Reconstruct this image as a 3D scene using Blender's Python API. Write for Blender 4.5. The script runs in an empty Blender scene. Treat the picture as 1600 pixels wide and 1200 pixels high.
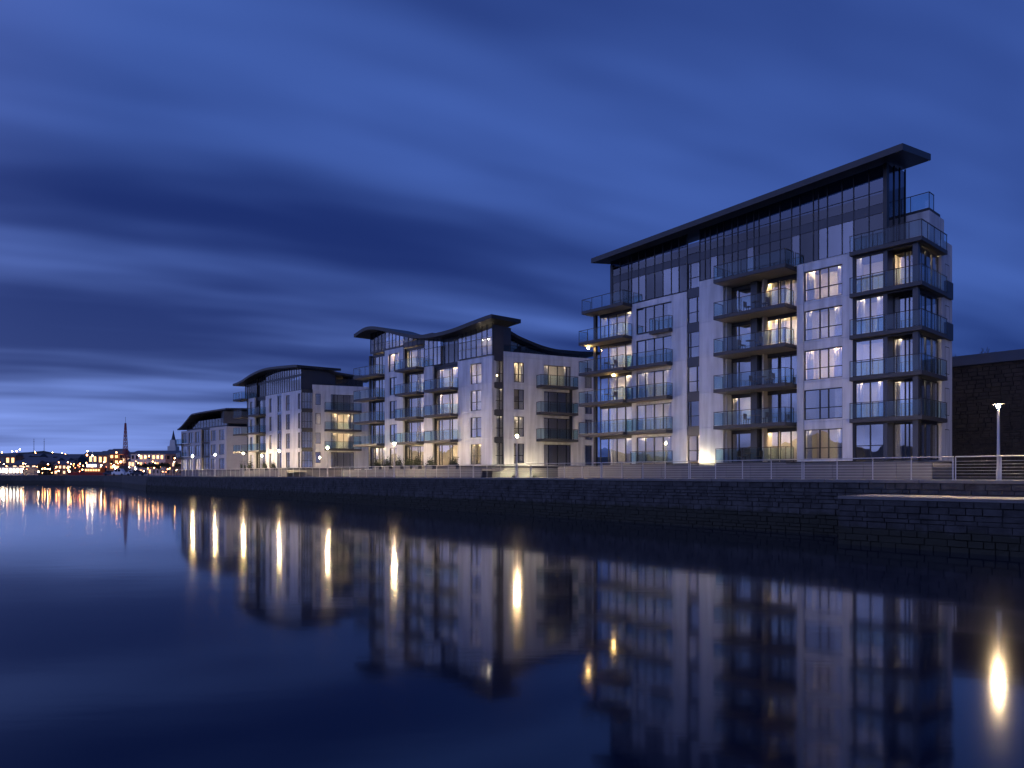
import bpy, bmesh, math, random
from mathutils import Vector, Matrix
R = math.radians
rnd = random.Random(7)
sc = bpy.context.scene
col = sc.collection

# ------------------------------------------------------------------ camera
F = 1100.0                      # focal length in pixels of a 1600 px wide frame
HZ = 741.5                      # horizon row
CAM_Z = 0.31
WATER_Z = -3.17
cd = bpy.data.cameras.new('camera')
cam = bpy.data.objects.new('camera', cd); col.objects.link(cam)
cam.location = (0, 0, CAM_Z); cam.rotation_euler = (R(90), 0, 0)
cd.sensor_width = 36.0; cd.lens = 36.0 * F / 1600.0
cd.shift_y = (HZ - 600.0) / 1600.0
cd.clip_start = 0.1; cd.clip_end = 9000
sc.camera = cam

# ------------------------------------------------------------------ sky, after-sunset light
GLOW = 0.54
SUN_AZ = R(233)                 # clockwise from +Y: behind the camera, to the left
world = bpy.data.worlds.new('World'); sc.world = world; world.use_nodes = True
nt = world.node_tree; nt.nodes.clear()
def N(t, **kw):
    n = nt.nodes.new(t)
    for k, v in kw.items(): setattr(n, k, v)
    return n
L = lambda a, b: nt.links.new(a, b)
def mth(op, a, b=None, c=None):
    n = N('ShaderNodeMath', operation=op)
    for i, v in enumerate((a, b, c)):
        if v is None: continue
        if isinstance(v, (int, float)): n.inputs[i].default_value = v
        else: L(v, n.inputs[i])
    return n.outputs[0]
out = N('ShaderNodeOutputWorld'); bg = N('ShaderNodeBackground')
sky = N('ShaderNodeTexSky', sky_type='NISHITA', sun_disc=False)
sky.sun_elevation = R(1.5); sky.sun_rotation = SUN_AZ
sky.air_density = 1.0; sky.dust_density = 0.6; sky.ozone_density = 4.0
tc = N('ShaderNodeTexCoord'); sep = N('ShaderNodeSeparateXYZ'); L(tc.outputs['Generated'], sep.inputs[0])
zz = mth('ADD', mth('MAXIMUM', sep.outputs[2], 0.0), 0.15)
px_ = mth('DIVIDE', sep.outputs[0], zz); py_ = mth('DIVIDE', sep.outputs[1], zz)
A = R(66)                      # drift direction of the long-exposed clouds
ca, sa = math.sin(A), math.cos(A)
along = mth('ADD', mth('MULTIPLY', px_, ca), mth('MULTIPLY', py_, sa))
across = mth('SUBTRACT', mth('MULTIPLY', px_, sa), mth('MULTIPLY', py_, ca))
def cloud(sa_, sc_, off, detail, rough):
    cb = N('ShaderNodeCombineXYZ')
    L(mth('MULTIPLY', along, sa_), cb.inputs[0]); L(mth('MULTIPLY', across, sc_), cb.inputs[1]); cb.inputs[2].default_value = off
    t = N('ShaderNodeTexNoise'); L(cb.outputs[0], t.inputs['Vector'])
    t.inputs['Scale'].default_value = 1.0; t.inputs['Detail'].default_value = detail; t.inputs['Roughness'].default_value = rough
    return t.outputs[0]
c1 = cloud(0.24, 0.55, 115.0, 1.2, 0.4)
c2 = cloud(0.6, 1.7, 115.0, 3.0, 0.5)
c3 = cloud(0.7, 2.8, 41.0, 2.0, 0.5)
mixc = mth('ADD', mth('ADD', mth('MULTIPLY', c1, 0.38), mth('MULTIPLY', c2, 0.36)), mth('MULTIPLY', c3, 0.26))
mr = N('ShaderNodeMapRange', interpolation_type='SMOOTHSTEP')
L(mixc, mr.inputs[0]); mr.inputs[1].default_value = 0.39; mr.inputs[2].default_value = 0.67
cl = N('ShaderNodeMix', data_type='RGBA'); L(mr.outputs[0], cl.inputs[0])
cl.inputs[6].default_value = (0.009, 0.022, 0.130, 1); cl.inputs[7].default_value = (0.056, 0.118, 0.420, 1)
# afterglow of the set sun: smooth, widest low in the west (behind and left of the camera)
WEST = (math.sin(SUN_AZ) * 0.97, math.cos(SUN_AZ) * 0.97, 0.24)
dt = N('ShaderNodeVectorMath', operation='DOT_PRODUCT'); L(tc.outputs['Generated'], dt.inputs[0]); dt.inputs[1].default_value = WEST
g0 = mth('POWER', mth('MAXIMUM', mth('MULTIPLY_ADD', dt.outputs['Value'], 0.96, 0.04), 0.0), 1.5)
g1 = mth('MULTIPLY', g0, mth('MULTIPLY_ADD', mr.outputs[0], 1.15, 0.40))
glow = N('ShaderNodeVectorMath', operation='SCALE'); glow.inputs[0].default_value = (0.60, 0.72, 1.80); L(mth('MULTIPLY', g1, GLOW), glow.inputs['Scale'])
# paler band close to the horizon
hz = mth('POWER', mth('SUBTRACT', 1.0, mth('MINIMUM', mth('MAXIMUM', mth('MULTIPLY', sep.outputs[2], 2.2), 0.0), 1.0)), 2.0)
hz2 = mth('MULTIPLY', mth('MULTIPLY', hz, mth('MULTIPLY_ADD', mr.outputs[0], 1.5, 0.35)), mth('MULTIPLY_ADD', dt.outputs['Value'], 0.55, 0.50))
hzc = N('ShaderNodeVectorMath', operation='SCALE'); hzc.inputs[0].default_value = (0.25, 0.32, 0.62); L(mth('MAXIMUM', hz2, 0.0), hzc.inputs['Scale'])
nis = N('ShaderNodeMix', data_type='RGBA', blend_type='MULTIPLY'); nis.inputs[0].default_value = 1.0
L(sky.outputs[0], nis.inputs[6]); nis.inputs[7].default_value = (0.010, 0.014, 0.026, 1)
def vadd(a, b):
    n = N('ShaderNodeVectorMath', operation='ADD'); L(a, n.inputs[0]); L(b, n.inputs[1]); return n.outputs[0]
L(vadd(vadd(cl.outputs[2], glow.outputs[0]), vadd(hzc.outputs[0], nis.outputs[2])), bg.inputs[0]); bg.inputs[1].default_value = 1.0
L(bg.outputs[0], out.inputs[0])

sd = bpy.data.lights.new('afterglow', 'SUN'); sun = bpy.data.objects.new('afterglow', sd); col.objects.link(sun)
sd.energy = 0.12; sd.angle = R(120); sd.color = (0.78, 0.80, 1.0)
sdir = Vector((math.sin(SUN_AZ) * math.cos(R(18)), math.cos(SUN_AZ) * math.cos(R(18)), math.sin(R(18))))
sun.rotation_euler = sdir.to_track_quat('Z', 'Y').to_euler(); sun.location = (-60, -60, 60)

vs = sc.view_settings
vs.view_transform = 'Standard'; vs.look = 'None'; vs.exposure = 0.0; vs.gamma = 1.0; vs.use_curve_mapping = False
sc.render.engine = 'CYCLES'
cy = sc.cycles
cy.use_denoising = True; cy.max_bounces = 6; cy.transparent_max_bounces = 14
cy.diffuse_bounces = 3; cy.glossy_bounces = 4; cy.transmission_bounces = 2
cy.caustics_reflective = False; cy.caustics_refractive = False
cy.sample_clamp_indirect = 4.0

# ------------------------------------------------------------------ materials
MATS = {}
def mat(name, color, rough=0.6, metal=0.0, noise=0.0, nscale=3.0, bump=0.0, bscale=20.0, spec=0.5, emit=None, estr=0.0, col2=None):
    m = bpy.data.materials.new(name); m.use_nodes = True
    t = m.node_tree; p = t.nodes['Principled BSDF']
    p.inputs['Base Color'].default_value = (*color, 1); p.inputs['Roughness'].default_value = rough
    p.inputs['Metallic'].default_value = metal; p.inputs['Specular IOR Level'].default_value = spec
    if emit: p.inputs['Emission Color'].default_value = (*emit, 1); p.inputs['Emission Strength'].default_value = estr
    if noise or bump:
        c = t.nodes.new('ShaderNodeTexCoord')
    if noise:
        n = t.nodes.new('ShaderNodeTexNoise'); n.inputs['Scale'].default_value = nscale; n.inputs['Detail'].default_value = 6
        n.inputs['Roughness'].default_value = 0.65
        t.links.new(c.outputs['Object'], n.inputs['Vector'])
        r = t.nodes.new('ShaderNodeValToRGB'); r.color_ramp.elements[0].position = 0.3; r.color_ramp.elements[1].position = 0.7
        c2 = col2 if col2 else tuple(v * (1 - noise) for v in color)
        r.color_ramp.elements[0].color = (*c2, 1); r.color_ramp.elements[1].color = (*color, 1)
        t.links.new(n.outputs[0], r.inputs[0]); t.links.new(r.outputs[0], p.inputs['Base Color'])
    if bump:
        n2 = t.nodes.new('ShaderNodeTexNoise'); n2.inputs['Scale'].default_value = bscale; n2.inputs['Detail'].default_value = 5
        t.links.new(c.outputs['Object'], n2.inputs['Vector'])
        b = t.nodes.new('ShaderNodeBump'); b.inputs['Strength'].default_value = bump; b.inputs['Distance'].default_value = 0.05
        t.links.new(n2.outputs[0], b.inputs['Height']); t.links.new(b.outputs[0], p.inputs['Normal'])
    MATS[name] = m; return m
mat('render_white', (0.64, 0.645, 0.67), 0.75, noise=0.12, nscale=0.8, bump=0.15, bscale=60)
def streaks(m):
    # rain streaks and grime running down the render
    t = m.node_tree; p = t.nodes['Principled BSDF']; src = p.inputs['Base Color'].links[0].from_socket
    g = t.nodes.new('ShaderNodeNewGeometry'); mp = t.nodes.new('ShaderNodeMapping'); mp.inputs['Scale'].default_value = (2.2, 2.2, 0.22)
    n = t.nodes.new('ShaderNodeTexNoise'); n.inputs['Scale'].default_value = 1.0; n.inputs['Detail'].default_value = 5
    r = t.nodes.new('ShaderNodeMapRange'); r.inputs[1].default_value = 0.32; r.inputs[2].default_value = 0.6; r.inputs[3].default_value = 0.74; r.inputs[4].default_value = 1.0
    v = t.nodes.new('ShaderNodeVectorMath'); v.operation = 'SCALE'
    t.links.new(g.outputs['Position'], mp.inputs[0]); t.links.new(mp.outputs[0], n.inputs['Vector']); t.links.new(n.outputs[0], r.inputs[0])
    t.links.new(src, v.inputs[0]); t.links.new(r.outputs[0], v.inputs['Scale']); t.links.new(v.outputs[0], p.inputs['Base Color'])
streaks(MATS['render_white'])
mat('render_grey', (0.40, 0.40, 0.42), 0.8, noise=0.15, nscale=0.8)
mat('render_cream', (0.62, 0.58, 0.52), 0.8, noise=0.10, nscale=0.8, bump=0.15, bscale=60)
mat('dark_metal', (0.028, 0.030, 0.036), 0.45, metal=0.3, noise=0.25, nscale=1.5)
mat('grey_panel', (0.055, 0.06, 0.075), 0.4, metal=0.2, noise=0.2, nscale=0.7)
mat('zinc_roof', (0.035, 0.038, 0.045), 0.45, metal=0.4, noise=0.3, nscale=0.6)
mat('slab_grey', (0.05, 0.052, 0.06), 0.6, noise=0.2, nscale=2)
mat('soffit', (0.30, 0.29, 0.28), 0.8)
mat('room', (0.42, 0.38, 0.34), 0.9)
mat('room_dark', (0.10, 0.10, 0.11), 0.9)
mat('curtain', (0.66, 0.62, 0.58), 0.9, noise=0.2, nscale=4)
mat('steel', (0.46, 0.45, 0.44), 0.42, metal=0.45)
mat('paving', (0.34, 0.32, 0.29), 0.8, noise=0.3, nscale=1.2, bump=0.2, bscale=8)
mat('terrace_wall', (0.13, 0.13, 0.14), 0.8, noise=0.25, nscale=0.9, bump=0.2, bscale=15)
mat('coping', (0.16, 0.15, 0.14), 0.85, noise=0.35, nscale=1.5, bump=0.3, bscale=10)
mat('ground', (0.07, 0.075, 0.06), 0.95, noise=0.4, nscale=0.05)
mat('hill', (0.03, 0.035, 0.03), 1.0, noise=0.4, nscale=0.01)
mat('slate', (0.06, 0.065, 0.08), 0.6, noise=0.3, nscale=1)
mat('shrub', (0.035, 0.05, 0.025), 0.8, noise=0.5, nscale=3)
mat('bark', (0.05, 0.04, 0.035), 0.9)
mat('white_paint', (0.75, 0.75, 0.75), 0.5)
mat('timber', (0.16, 0.10, 0.06), 0.7, noise=0.3, nscale=5)
mat('red_paint', (0.35, 0.03, 0.025), 0.5, noise=0.3, nscale=0.5)
mat('lamplit_orange', (0.55, 0.20, 0.04), 0.6)  # orange lamplight on the tower house and deckhouse, put into their colour
mat('brick_far', (0.28, 0.17, 0.12), 0.85, noise=0.3, nscale=0.5)
mat('brick_dark', (0.09, 0.06, 0.05), 0.9, noise=0.3, nscale=0.5)
mat('tyre', (0.02, 0.02, 0.02), 0.9)
mat('car_silver', (0.45, 0.46, 0.48), 0.3, metal=0.5)
mat('car_dark', (0.04, 0.05, 0.08), 0.3, metal=0.3)
mat('car_glass', (0.02, 0.02, 0.025), 0.05)
def emis(name, c, s):
    m = mat(name, (0.8, 0.8, 0.8), 0.5, emit=c, estr=s); return m
emis('lamp_lens', (1.0, 0.72, 0.38), 8500)
emis('room_lamp', (1.0, 0.70, 0.36), 380)
emis('room_lamp_soft', (1.0, 0.78, 0.50), 150)
emis('wall_light', (1.0, 0.84, 0.50), 900)
emis('balcony_light', (1.0, 0.62, 0.20), 120)
emis('far_orange', (1.0, 0.42, 0.12), 55)
emis('far_white', (1.0, 0.80, 0.52), 70)
emis('far_red', (1.0, 0.22, 0.08), 30)
emis('far_window', (1.0, 0.58, 0.26), 1.8)
emis('far_window_white', (1.0, 0.92, 0.72), 9.0)
emis('far_window_orange', (1.0, 0.46, 0.12), 3.2)

def glass(name, tintc, refl, rough, wav, ior=1.5):
    m = bpy.data.materials.new(name); m.use_nodes = True
    t = m.node_tree; t.nodes.clear()
    o = t.nodes.new('ShaderNodeOutputMaterial'); mx = t.nodes.new('ShaderNodeMixShader')
    tr = t.nodes.new('ShaderNodeBsdfTransparent'); tr.inputs[0].default_value = (*tintc, 1)
    g = t.nodes.new('ShaderNodeBsdfGlossy'); g.inputs['Roughness'].default_value = rough; g.inputs[0].default_value = (0.95, 0.96, 1, 1)
    fr = t.nodes.new('ShaderNodeFresnel'); fr.inputs[0].default_value = ior
    ad = t.nodes.new('ShaderNodeMath'); ad.operation = 'ADD'; ad.use_clamp = True; ad.inputs[1].default_value = refl
    geo = t.nodes.new('ShaderNodeNewGeometry'); inv = t.nodes.new('ShaderNodeMath'); inv.operation = 'SUBTRACT'; inv.inputs[0].default_value = 1.0
    mul = t.nodes.new('ShaderNodeMath'); mul.operation = 'MULTIPLY'     # thin sheet: only the face that light meets first mirrors
    t.links.new(geo.outputs['Backfacing'], inv.inputs[1]); t.links.new(fr.outputs[0], ad.inputs[0])
    t.links.new(ad.outputs[0], mul.inputs[0]); t.links.new(inv.outputs[0], mul.inputs[1]); t.links.new(mul.outputs[0], mx.inputs[0])
    t.links.new(tr.outputs[0], mx.inputs[1]); t.links.new(g.outputs[0], mx.inputs[2]); t.links.new(mx.outputs[0], o.inputs[0])
    if wav:
        c = t.nodes.new('ShaderNodeTexCoord'); oi = t.nodes.new('ShaderNodeObjectInfo')
        va = t.nodes.new('ShaderNodeVectorMath'); va.operation = 'ADD'
        cb = t.nodes.new('ShaderNodeMath'); cb.operation = 'MULTIPLY'; cb.inputs[1].default_value = 50
        t.links.new(oi.outputs['Random'], cb.inputs[0]); t.links.new(c.outputs['Object'], va.inputs[0]); t.links.new(cb.outputs[0], va.inputs[1])
        n = t.nodes.new('ShaderNodeTexNoise'); n.inputs['Scale'].default_value = 0.9; n.inputs['Detail'].default_value = 1
        t.links.new(va.outputs[0], n.inputs['Vector'])
        b = t.nodes.new('ShaderNodeBump'); b.inputs['Strength'].default_value = wav; b.inputs['Distance'].default_value = 0.05
        t.links.new(n.outputs[0], b.inputs['Height']); t.links.new(b.outputs[0], g.inputs['Normal'])
    MATS[name] = m
glass('pane', (0.84, 0.86, 0.88), 0.20, 0.01, 0.08)
glass('dark_pane', (0.30, 0.33, 0.38), 0.05, 0.01, 0.08)
glass('balustrade_glass', (0.80, 0.90, 0.93), 0.025, 0.02, 0.0, 1.2)

# ------------------------------------------------------------------ mesh helpers
class MB:
    def __init__(s): s.v = []; s.f = []
    def hexa(s, pts):
        b = len(s.v); s.v += [tuple(p) for p in pts]
        for q in ((0, 3, 2, 1), (4, 5, 6, 7), (0, 1, 5, 4), (1, 2, 6, 5), (2, 3, 7, 6), (3, 0, 4, 7)): s.f.append(tuple(b + i for i in q))
        return s
    def box(s, x0, x1, y0, y1, z0, z1):
        return s.hexa([(x0, y0, z0), (x1, y0, z0), (x1, y1, z0), (x0, y1, z0), (x0, y0, z1), (x1, y0, z1), (x1, y1, z1), (x0, y1, z1)])
    def bar(s, a, b, r, n=6, r2=None):
        a = Vector(a); b = Vector(b); d = (b - a).normalized(); r2 = r if r2 is None else r2
        e = d.orthogonal().normalized(); g = d.cross(e); k = len(s.v)
        for c, rr in ((a, r), (b, r2)):
            for i in range(n):
                t = 2 * math.pi * i / n; s.v.append(tuple(c + (e * math.cos(t) + g * math.sin(t)) * rr))
        for i in range(n): j = (i + 1) % n; s.f.append((k + i, k + j, k + n + j, k + n + i))
        s.f.append(tuple(k + i for i in reversed(range(n)))); s.f.append(tuple(k + n + i for i in range(n)))
        return s
    def lathe(s, prof, n=16, c=(0, 0, 0)):
        k = len(s.v)
        for r, z in prof:
            for i in range(n):
                t = 2 * math.pi * i / n; s.v.append((c[0] + r * math.cos(t), c[1] + r * math.sin(t), c[2] + z))
        for m in range(len(prof) - 1):
            for i in range(n):
                j = (i + 1) % n; s.f.append((k + m * n + i, k + m * n + j, k + (m + 1) * n + j, k + (m + 1) * n + i))
        s.f.append(tuple(k + i for i in reversed(range(n)))); s.f.append(tuple(k + (len(prof) - 1) * n + i for i in range(n)))
        return s
    def mesh(s, name, material):
        me = bpy.data.meshes.new(name); me.from_pydata(s.v, [], s.f); me.update()
        if material: me.materials.append(MATS[material])
        return me
    def build(s, name, material, parent=None, loc=(0, 0, 0), rz=0.0):
        return link(name, s.mesh(name, material), parent, loc, rz)
def link(name, me, parent=None, loc=(0, 0, 0), rz=0.0):
    o = bpy.data.objects.new(name, me); col.objects.link(o); o.location = loc
    if rz: o.rotation_euler = (0, 0, rz)
    if parent is not None: o.parent = parent
    return o
CACHE = {}
def boxpart(name, x0, x1, y0, y1, z0, z1, m, parent):
    """a box as its own object, mesh shared between boxes of one size"""
    d = (round(x1 - x0, 3), round(y1 - y0, 3), round(z1 - z0, 3)); key = ('box', d, m)
    if key not in CACHE: CACHE[key] = MB().box(0, d[0], 0, d[1], 0, d[2]).mesh(name, m)
    return link(name, CACHE[key], parent, (x0, y0, z0))
def empty(name, loc, rz, label, cat, group=None):
    o = bpy.data.objects.new(name, None); col.objects.link(o); o.location = loc; o.rotation_euler = (0, 0, rz)
    o.empty_display_size = 0.3; o['label'] = label; o['category'] = cat
    if group: o['group'] = group
    return o
def tag(o, label, cat, group=None):
    o['label'] = label; o['category'] = cat
    if group: o['group'] = group
    return o
def struct(o): o['kind'] = 'structure'; return o
def stuff(o): o['kind'] = 'stuff'; return o
def copy_tree(o, parent=None):
    c = o.copy(); col.objects.link(c); c.parent = parent
    for ch in list(o.children): copy_tree(ch, c)
    return c

# the quay line runs away to the left; U points along it (away), NN points inland
U = Vector((-960, 1100, 0)).normalized(); NN = Vector((U.y, -U.x, 0))
QO = Vector((19.80, 38.90, 0))                    # a point on the quay edge
def q(t, n, z=0.0): return QO + U * t + NN * n + Vector((0, 0, z))
QROT = math.atan2(-U.y, -U.x)                     # local x = towards the camera along the quay, local y = inland

# ------------------------------------------------------------------ water, land
def water_mat():
    m = bpy.data.materials.new('water'); m.use_nodes = True; t = m.node_tree; p = t.nodes['Principled BSDF']
    p.inputs['Base Color'].default_value = (0.004, 0.008, 0.022, 1); p.inputs['Roughness'].default_value = 0.07
    p.inputs['IOR'].default_value = 1.45
    c = t.nodes.new('ShaderNodeTexCoord'); mp = t.nodes.new('ShaderNodeMapping'); mp.inputs['Scale'].default_value = (0.5, 1.6, 1)
    n = t.nodes.new('ShaderNodeTexNoise'); n.inputs['Scale'].default_value = 0.9; n.inputs['Detail'].default_value = 3
    b = t.nodes.new('ShaderNodeBump'); b.inputs['Strength'].default_value = 0.018; b.inputs['Distance'].default_value = 0.1
    t.links.new(c.outputs['Object'], mp.inputs[0]); t.links.new(mp.outputs[0], n.inputs['Vector'])
    t.links.new(n.outputs[0], b.inputs['Height']); t.links.new(b.outputs[0], p.inputs['Normal'])
    MATS['water'] = m
water_mat()
m_ = MB(); m_.v = [(-2500, -400, 0), (2500, -400, 0), (2500, 3000, 0), (-2500, 3000, 0)]; m_.f = [(0, 1, 2, 3)]
struct(m_.build('water', 'water', None, (0, 0, WATER_Z)))
QPTS = [q(-60, 0), q(0, 0), q(60, 0), q(110, 0), q(150, 0)]
QFAR = [(-101.5, 186), (-113, 204), (-132, 228), (-160, 252), (-190, 268), (-225, 280), (-280, 290), (-420, 300), (-900, 320), (-2400, 340)]
edge = [(p.x, p.y) for p in QPTS] + QFAR
land = MB(); land.v = [(x, y, 0) for x, y in edge] + [(-2400, 2900, 0), (2400, 2900, 0), (2400, -20, 0)]
land.f = [tuple(reversed(range(len(land.v))))]
struct(land.build('ground', 'ground', None, (0, 0, -0.006)))
# promenade paving strip
pv = MB(); k = 10
for t in range(-60, 151, 10): a = q(t, 0.55); b = q(t, 9.0); pv.v += [tuple(a), tuple(b)]
for i in range(21): pv.f.append((2 * i, 2 * i + 2, 2 * i + 3, 2 * i + 1)[::-1])
struct(pv.build('promenade', 'paving', None, (0, 0, 0.004)))

mb = MB(); rw = random.Random(5)
for i in range(61):
    az = R(186 + i * 2.0); d = 420; h = 17 + 6 * math.sin(i * 0.55) + 4 * math.sin(i * 1.7 + 1) + rw.uniform(-3, 3); h *= min(1, i / 6, (60 - i) / 10)
    sx, sy = math.sin(az), math.cos(az)
    mb.v += [(sx * (d - 170), sy * (d - 170), WATER_Z - 0.2), (sx * d, sy * d, h), (sx * (d + 400), sy * (d + 400), WATER_Z - 0.2)]
for i in range(60): a = 3 * i; b = a + 3; mb.f += [(a, b, b + 1, a + 1), (a + 1, b + 1, b + 2, a + 2)]
struct(mb.build('opposite_hillside', 'hill'))

# ------------------------------------------------------------------ stone walls
def stone_mat(name, base, algae_z=None):
    m = mat(name, base, 0.85, bump=0.6, bscale=9)
    t = m.node_tree; p = t.nodes['Principled BSDF']
    g = t.nodes.new('ShaderNodeNewGeometry'); n = t.nodes.new('ShaderNodeTexNoise'); n.inputs['Scale'].default_value = 1.3; n.inputs['Detail'].default_value = 7
    n.inputs['Roughness'].default_value = 0.7
    t.links.new(g.outputs['Position'], n.inputs['Vector'])
    r = t.nodes.new('ShaderNodeValToRGB'); r.color_ramp.elements[0].position = 0.3; r.color_ramp.elements[1].position = 0.72
    r.color_ramp.elements[0].color = (*[v * 0.3 for v in base], 1); r.color_ramp.elements[1].color = (*[min(1, v * 1.9) for v in base], 1)
    t.links.new(n.outputs[0], r.inputs[0])
    src = r.outputs[0]
    if algae_z is not None:        # weed below the tide mark
        s = t.nodes.new('ShaderNodeSeparateXYZ'); t.links.new(g.outputs['Position'], s.inputs[0])
        a = t.nodes.new('ShaderNodeMath'); a.operation = 'MULTIPLY_ADD'; a.inputs[1].default_value = 0.9
        t.links.new(n.outputs[0], a.inputs[0]); t.links.new(s.outputs[2], a.inputs[2])
        mr = t.nodes.new('ShaderNodeMapRange'); mr.inputs[1].default_value = algae_z + 0.35; mr.inputs[2].default_value = algae_z + 0.60
        t.links.new(a.outputs[0], mr.inputs[0])
        mx = t.nodes.new('ShaderNodeMix'); mx.data_type = 'RGBA'; mx.inputs[6].default_value = (0.018, 0.018, 0.010, 1)
        t.links.new(mr.outputs[0], mx.inputs[0]); t.links.new(src, mx.inputs[7]); src = mx.outputs[2]
    t.links.new(src, p.inputs['Base Color'])
stone_mat('quay_stone', (0.040, 0.039, 0.038), -1.95)
stone_mat('jetty_stone', (0.030, 0.029, 0.029), -2.3)
stone_mat('wall_stone', (0.024, 0.020, 0.018))
mat('mortar', (0.026, 0.025, 0.025), 0.95)
def stone(mb, x0, x1, z0, z1, pr, dy=0.25):
    """one dressed block: back at y=dy, chamfered face standing pr proud of y=0"""
    c = 0.022; j = lambda: rnd.uniform(-0.018, 0.018)
    b = len(mb.v)
    mb.v += [(x0, dy, z0), (x1, dy, z0), (x1, dy, z1), (x0, dy, z1), (x0, 0, z0), (x1, 0, z0), (x1, 0, z1), (x0, 0, z1),
             (x0 + c, -pr + j(), z0 + c), (x1 - c, -pr + j(), z0 + c), (x1 - c, -pr + j(), z1 - c), (x0 + c, -pr + j(), z1 - c)]
    for f in ((8, 9, 10, 11), (4, 5, 9, 8), (5, 6, 10, 9), (6, 7, 11, 10), (7, 4, 8, 11), (0, 4, 7, 3), (1, 2, 6, 5), (3, 7, 6, 2), (0, 1, 5, 4)):
        mb.f.append(tuple(b + i for i in f))
def stone_wall(parent, x0, x1, z0, z1, ch, wmin, wmax, m, budget, prefer):
    """courses of separate blocks; the `budget` blocks nearest `prefer` (local x) are objects, the rest one joined part"""
    cells = []; z = z0
    while z < z1 - 0.05:
        h = min(ch * rnd.uniform(0.65, 1.4), z1 - z)
        if z1 - (z + h) < 0.15: h = z1 - z
        x = x0 - rnd.uniform(0, wmax)
        while x < x1:
            w = rnd.uniform(wmin, wmax); a, b = max(x, x0), min(x + w, x1)
            if b - a > 0.12: cells.append((a, b, z, z + h))
            x += w
        z += h
    cells.sort(key=lambda c: abs((c[0] + c[1]) / 2 - prefer))
    for c in cells[:budget]:
        mb = MB(); stone(mb, 0.008, c[1] - c[0] - 0.008, 0.008, c[3] - c[2] - 0.008, rnd.uniform(0.01, 0.07))
        mb.build('stone', m, parent, (c[0], 0, c[2]))
    if len(cells) > budget:
        mb = MB()
        for c in cells[budget:]: stone(mb, c[0] + 0.008, c[1] - 0.008, c[2] + 0.008, c[3] - 0.008, rnd.uniform(0.01, 0.07))
        stuff(mb.build('stone_courses', m, parent))
# quay wall, straight reach (local x towards the camera along the quay, local y inland)
qw = empty('quay_wall', q(0, 0), QROT, 'long dark stone quay wall below the promenade railing, weedy near the water', 'wall')
MB().box(-150, 60, 0.05, 0.9, WATER_Z - 1.0, -0.13).build('core', 'mortar', qw)
stone_wall(qw, -150, 60, WATER_Z - 0.3, -0.14, 0.27, 0.35, 1.1, 'quay_stone', 290, -8)
x = -150.0
while x < 60: boxpart('coping_stone', x + 0.01, x + 2.48, -0.12, 0.55, -0.14, 0.02, 'coping', qw); x += 2.5
# far reach of the quay, bending left
fw = MB(); pts = [(q(150, 0).x, q(150, 0).y)] + QFAR
for (xa, ya), (xb, yb) in zip(pts[:-1], pts[1:]):
    b = len(fw.v); o_ = 0.25
    fw.v += [(xa, ya - o_, WATER_Z - .5), (xb, yb - o_, WATER_Z - .5), (xb, yb, 0.0), (xa, ya, 0.0), (xb, yb + 2, 0.0), (xa, ya + 2, 0.0)]
    fw.f += [(b, b + 1, b + 2, b + 3), (b + 3, b + 2, b + 4, b + 5)]
tag(fw.build('sloping_quay', 'quay_stone'), 'far sloping harbour bank bending left below the town lights', 'embankment')
# jetty: lower landing stage that stands forward of the quay wall at right
jt = empty('jetty', q(-0.4, -4.85), QROT, 'low dark stone landing stage jutting from the quay wall, pale top', 'jetty')
MB().box(0.05, 40, 0.06, 4.8, WATER_Z - 1, -0.90).build('core', 'mortar', jt)
stone_wall(jt, 0, 40, WATER_Z - 0.3, -0.90, 0.24, 0.35, 1.1, 'jetty_stone', 290, 5)
for i in range(16):
    boxpart('coping_slab', i * 2.5 + 0.006, i * 2.5 + 2.494, -0.06, 1.0, -0.90, -0.76, 'coping', jt)
    boxpart('deck_slab', i * 2.5 + 0.006, i * 2.5 + 2.494, 1.01, 4.84, -0.92, -0.77, 'paving', jt)

# ------------------------------------------------------------------ street lamps
def make_lamp():
    r = empty('street_lamp', (0, 0, 0), 0, '', 'street lamp', 'lamps along the quay')
    MB().lathe([(0.16, 0), (0.16, 0.03), (0.10, 0.05), (0.10, 0.55), (0.075, 0.6), (0.055, 3.62)], 14).build('post', 'steel', r)
    MB().lathe([(0.03, 3.86), (0.25, 3.84), (0.27, 3.81), (0.22, 3.79), (0.10, 3.79)][::-1], 20).build('canopy', 'dark_metal', r)
    MB().lathe([(0.056, 3.63), (0.075, 3.66), (0.085, 3.71), (0.075, 3.765), (0.05, 3.785)], 14).build('lens', 'lamp_lens', r)
    return r
LAMPS = [(1560, 'tall lit street lamp nearest the camera, in front of the dark stone wall'),
         (808, 'lit street lamp in front of the white angled wing of the wave roofed block'),
         (616, 'lit street lamp before the left part of the wave roofed block'),
         (512, 'lit street lamp before the balconied wing of the third block'),
         (436, 'lit street lamp before the white front of the third block'),
         (380, 'lit street lamp by the left corner balconies of the third block'),
         (336, 'lit street lamp before the right half of the farthest block'),
         (301, 'lit street lamp at the left end of the row, before the farthest block')]
def quay_t(px, n=0.0):
    k = (px - 800) / F; o = QO + NN * n
    return (o.x - k * o.y) / (k * U.y - U.x)
lamp0 = make_lamp()
for i, (px, lab) in enumerate(LAMPS):
    o = lamp0 if i == 0 else copy_tree(lamp0)
    o.location = q(quay_t(px, 0.8), 0.8, 0.004); o['label'] = lab

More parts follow.
